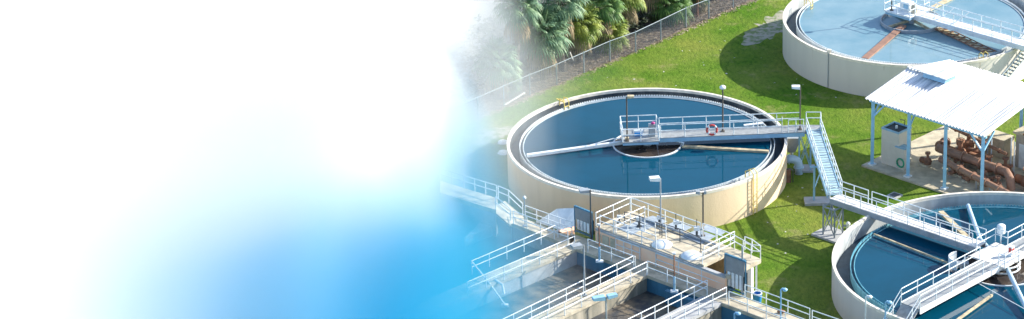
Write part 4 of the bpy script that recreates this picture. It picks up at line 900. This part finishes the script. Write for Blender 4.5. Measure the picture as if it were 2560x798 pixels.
# far pale building behind palms
fb_ = thing('pale_building', U(1262, 100, 0), 'bright pale building behind the palms at the top left', 'building')
wl = U(1218, 150, 0) + V(0, 16, 0)
MB().prism([wl, wl + V(3.1, 0, 0), wl + V(3.1, 8, 0), wl + V(0, 8, 0)], 0, 7.5).build('wall', WHITE, fb_)
MB().prism([wl + V(-7, -.5, 0), wl + V(-.02, -.5, 0), wl + V(-.02, 8, 0), wl + V(-7, 8, 0)], 0, 7.0).build('side_wing', CONC, fb_)
MB().prism([wl + V(-7.2, -.8, 0), wl + V(3.3, -.8, 0), wl + V(3.3, 8.2, 0), wl + V(-7.2, 8.2, 0)], 7.5, 7.7).build('roof', ROOFW, fb_)
wn = MB().box(wl + V(2.2, -.02, 1.6), (1.3, .06, 1.0)).build('window', GLASSW, fb_); MB().box(wl + V(2.2, -.04, 1.05), (1.5, .1, .08)).build('sill', CONCG, wn)
#added fade
FADEW = (.94, .95, .96); FADEU = (.84, .88, .91); FADEV = (.07, .44, .68); FADEB = (.03, .45, .70)
# ------------------------------------------------------------------ added volumes on the ground standing in for a flat graphic fade
def sst(a, b, x):
    t = max(0.0, min(1.0, (x - a) / (b - a))); return t * t * (3 - 2 * t)
def lut(tab, x):
    if x <= tab[0][0]: return tab[0][1]
    for (a, u), (b, v) in zip(tab[:-1], tab[1:]):
        if x <= b: return u + (v - u) * (x - a) / (b - a)
    return tab[-1][1]
TR = [(0, 4.5), (1040, 4.2), (1085, 3.4), (1130, 2.5), (1200, 1.45), (1250, .95), (1300, .58), (1350, .32), (1400, .15), (1450, .05), (1500, 0)]
TT = [(0, .8), (850, 1.4), (1000, 2.2), (1085, 2.7), (1130, 2.3)] + TR[4:]
def site(q, Y):
    p = V(q - .075 * Y, Y, 0) - CAM; d = p.dot(FWD); return PX + FPX * p.x / d, PY - FPX * p.dot(UPV) / d
def amount_blue(q, Y):
    px, py = site(q, Y); u = max(0, (1140 - px) / 800); v = max(0, (830 - py) / 800); rho = (u ** 1.7 + v ** 1.7) ** (1 / 1.7)
    t = BLUE_MAX * math.exp(-BLUE_K * rho) * (1 - sst(.8, 1.5, rho))
    return t * sst(1330, 1040, px)
def amount_thin(q, Y):
    px, py = site(q, Y); v = max(0, (830 - py) / 520); return lut(TT, px) * sst(1270, 1090, px) * (1 - math.exp(-3.2 * v ** 2.2))
YC = -17
BLUE_MAX, BLUE_K = 4.9, 2.9
def dense_top(q, Y): return 6.5 * sst(-14.5, -25, q + .5 * noise.noise(V(Y * .05, 3, 0)))
def layer(q, Y, fn, dens, D):
    lo, hi = 0.0, 60.0
    for _ in range(22):
        m_ = (lo + hi) / 2
        if fn(q, Y + 2.32 * (D + m_)) / (dens * 2.52) > m_: lo = m_
        else: hi = m_
    return lo
def added_fade(name, bot, top, q0, q1, y0, y1, nq, ny, dens, colr):
    vs = []; bs = []; fs = []
    for j in range(ny + 1):
        Y = y0 + (y1 - y0) * j / ny
        for i in range(nq + 1):
            q = q0 + (q1 - q0) * i / nq; ez = sst(0, 3, i) * sst(0, 3, nq - i) * (1 if y0 == YC else sst(0, 3, j)) * (1 if y1 == YC - .01 else sst(0, 3, ny - j))
            b = bot(q, Y); h = top(q, Y, b) * ez
            vs.append(V(q - .075 * Y, Y, b + max(.01, h))); bs.append(V(q - .075 * Y, Y, b))
    k = len(vs); vs += bs; W_ = nq + 1
    for j in range(ny):
        for i in range(nq):
            a = j * W_ + i; fs.append((a, a + 1, a + W_ + 1, a + W_)); fs.append((k + a, k + a + W_, k + a + W_ + 1, k + a + 1))
    for i in range(nq):
        a = i; b = ny * W_ + i; fs += [(a, k + a, k + a + 1, a + 1), (b, b + 1, k + b + 1, k + b)]
    for j in range(ny):
        a = j * W_; b = a + nq; fs += [(a, a + W_, k + a + W_, k + a), (b, k + b, k + b + W_, b + W_)]
    m = bpy.data.materials.new(name); m.use_nodes = True; t = m.node_tree; t.nodes.clear()
    o = t.nodes.new('ShaderNodeOutputMaterial'); p = t.nodes.new('ShaderNodeVolumePrincipled')
    p.inputs['Color'].default_value = tuple(colr) + (1,); p.inputs['Density'].default_value = dens; p.inputs['Anisotropy'].default_value = 0
    t.links.new(p.outputs[0], o.inputs['Volume'])
    mb = MB(); mb.v = [tuple(x) for x in vs]; mb.f = fs; ob = mb.build(name, m, None, True); tag(ob, kind='stuff'); return ob
SB, ST, SD, SV = .20, .16, .5, .020
TU = [(0, 0), (1020, 0), (1090, 1.0), (1150, 1.35), (1180, 1.3), (1220, 1.12), (1250, .9), (1300, .55), (1350, .30), (1400, .13), (1450, .04), (1490, 0)]
TL = [(0, 0), (840, 0), (960, .35), (1070, .95), (1150, 1.4), (1200, 1.35), (1250, 1.0), (1300, .66), (1350, .36), (1400, .16), (1450, .05), (1490, 0)]
TH = [(0, .12), (1300, .12), (1400, .095), (1500, .05), (1620, 0)]
def veil(q, Y, T, sv): return lut(T, site(q, Y)[0]) / (sv * 2.52)
YC = -17
added_fade('added_fade', lambda q, Y: -.5, lambda q, Y, b: .5 + dense_top(q, Y), -95, -14, -75, 110, 70, 60, SD, FADEW)
added_fade('added_fade', lambda q, Y: dense_top(q, Y) - .05, lambda q, Y, b: layer(q, Y, amount_thin, ST, b), -95, -3, -110, 110, 92, 80, ST, FADEW)
added_fade('added_fade', lambda q, Y: dense_top(q, Y) - .11, lambda q, Y, b: layer(q, Y, amount_blue, SB, b), -95, -3, -90, 60, 92, 90, SB, FADEB)
added_fade('added_fade', lambda q, Y: dense_top(q, Y) - .17, lambda q, Y, b: .1 + veil(q, Y, TU, SV) * sst(YC - 4, YC + 14, Y), -26, -2, YC, 115, 70, 80, SV, FADEU)
added_fade('added_fade', lambda q, Y: dense_top(q, Y) - .17, lambda q, Y, b: .1 + veil(q, Y, TL, .034), -30, -2, -100, YC - .01, 70, 50, .034, FADEV)
added_fade('added_fade', lambda q, Y: -.6, lambda q, Y, b: .1 + veil(q, Y, TH, .008), -14, 3, -90, 100, 40, 40, .008, FADEU)
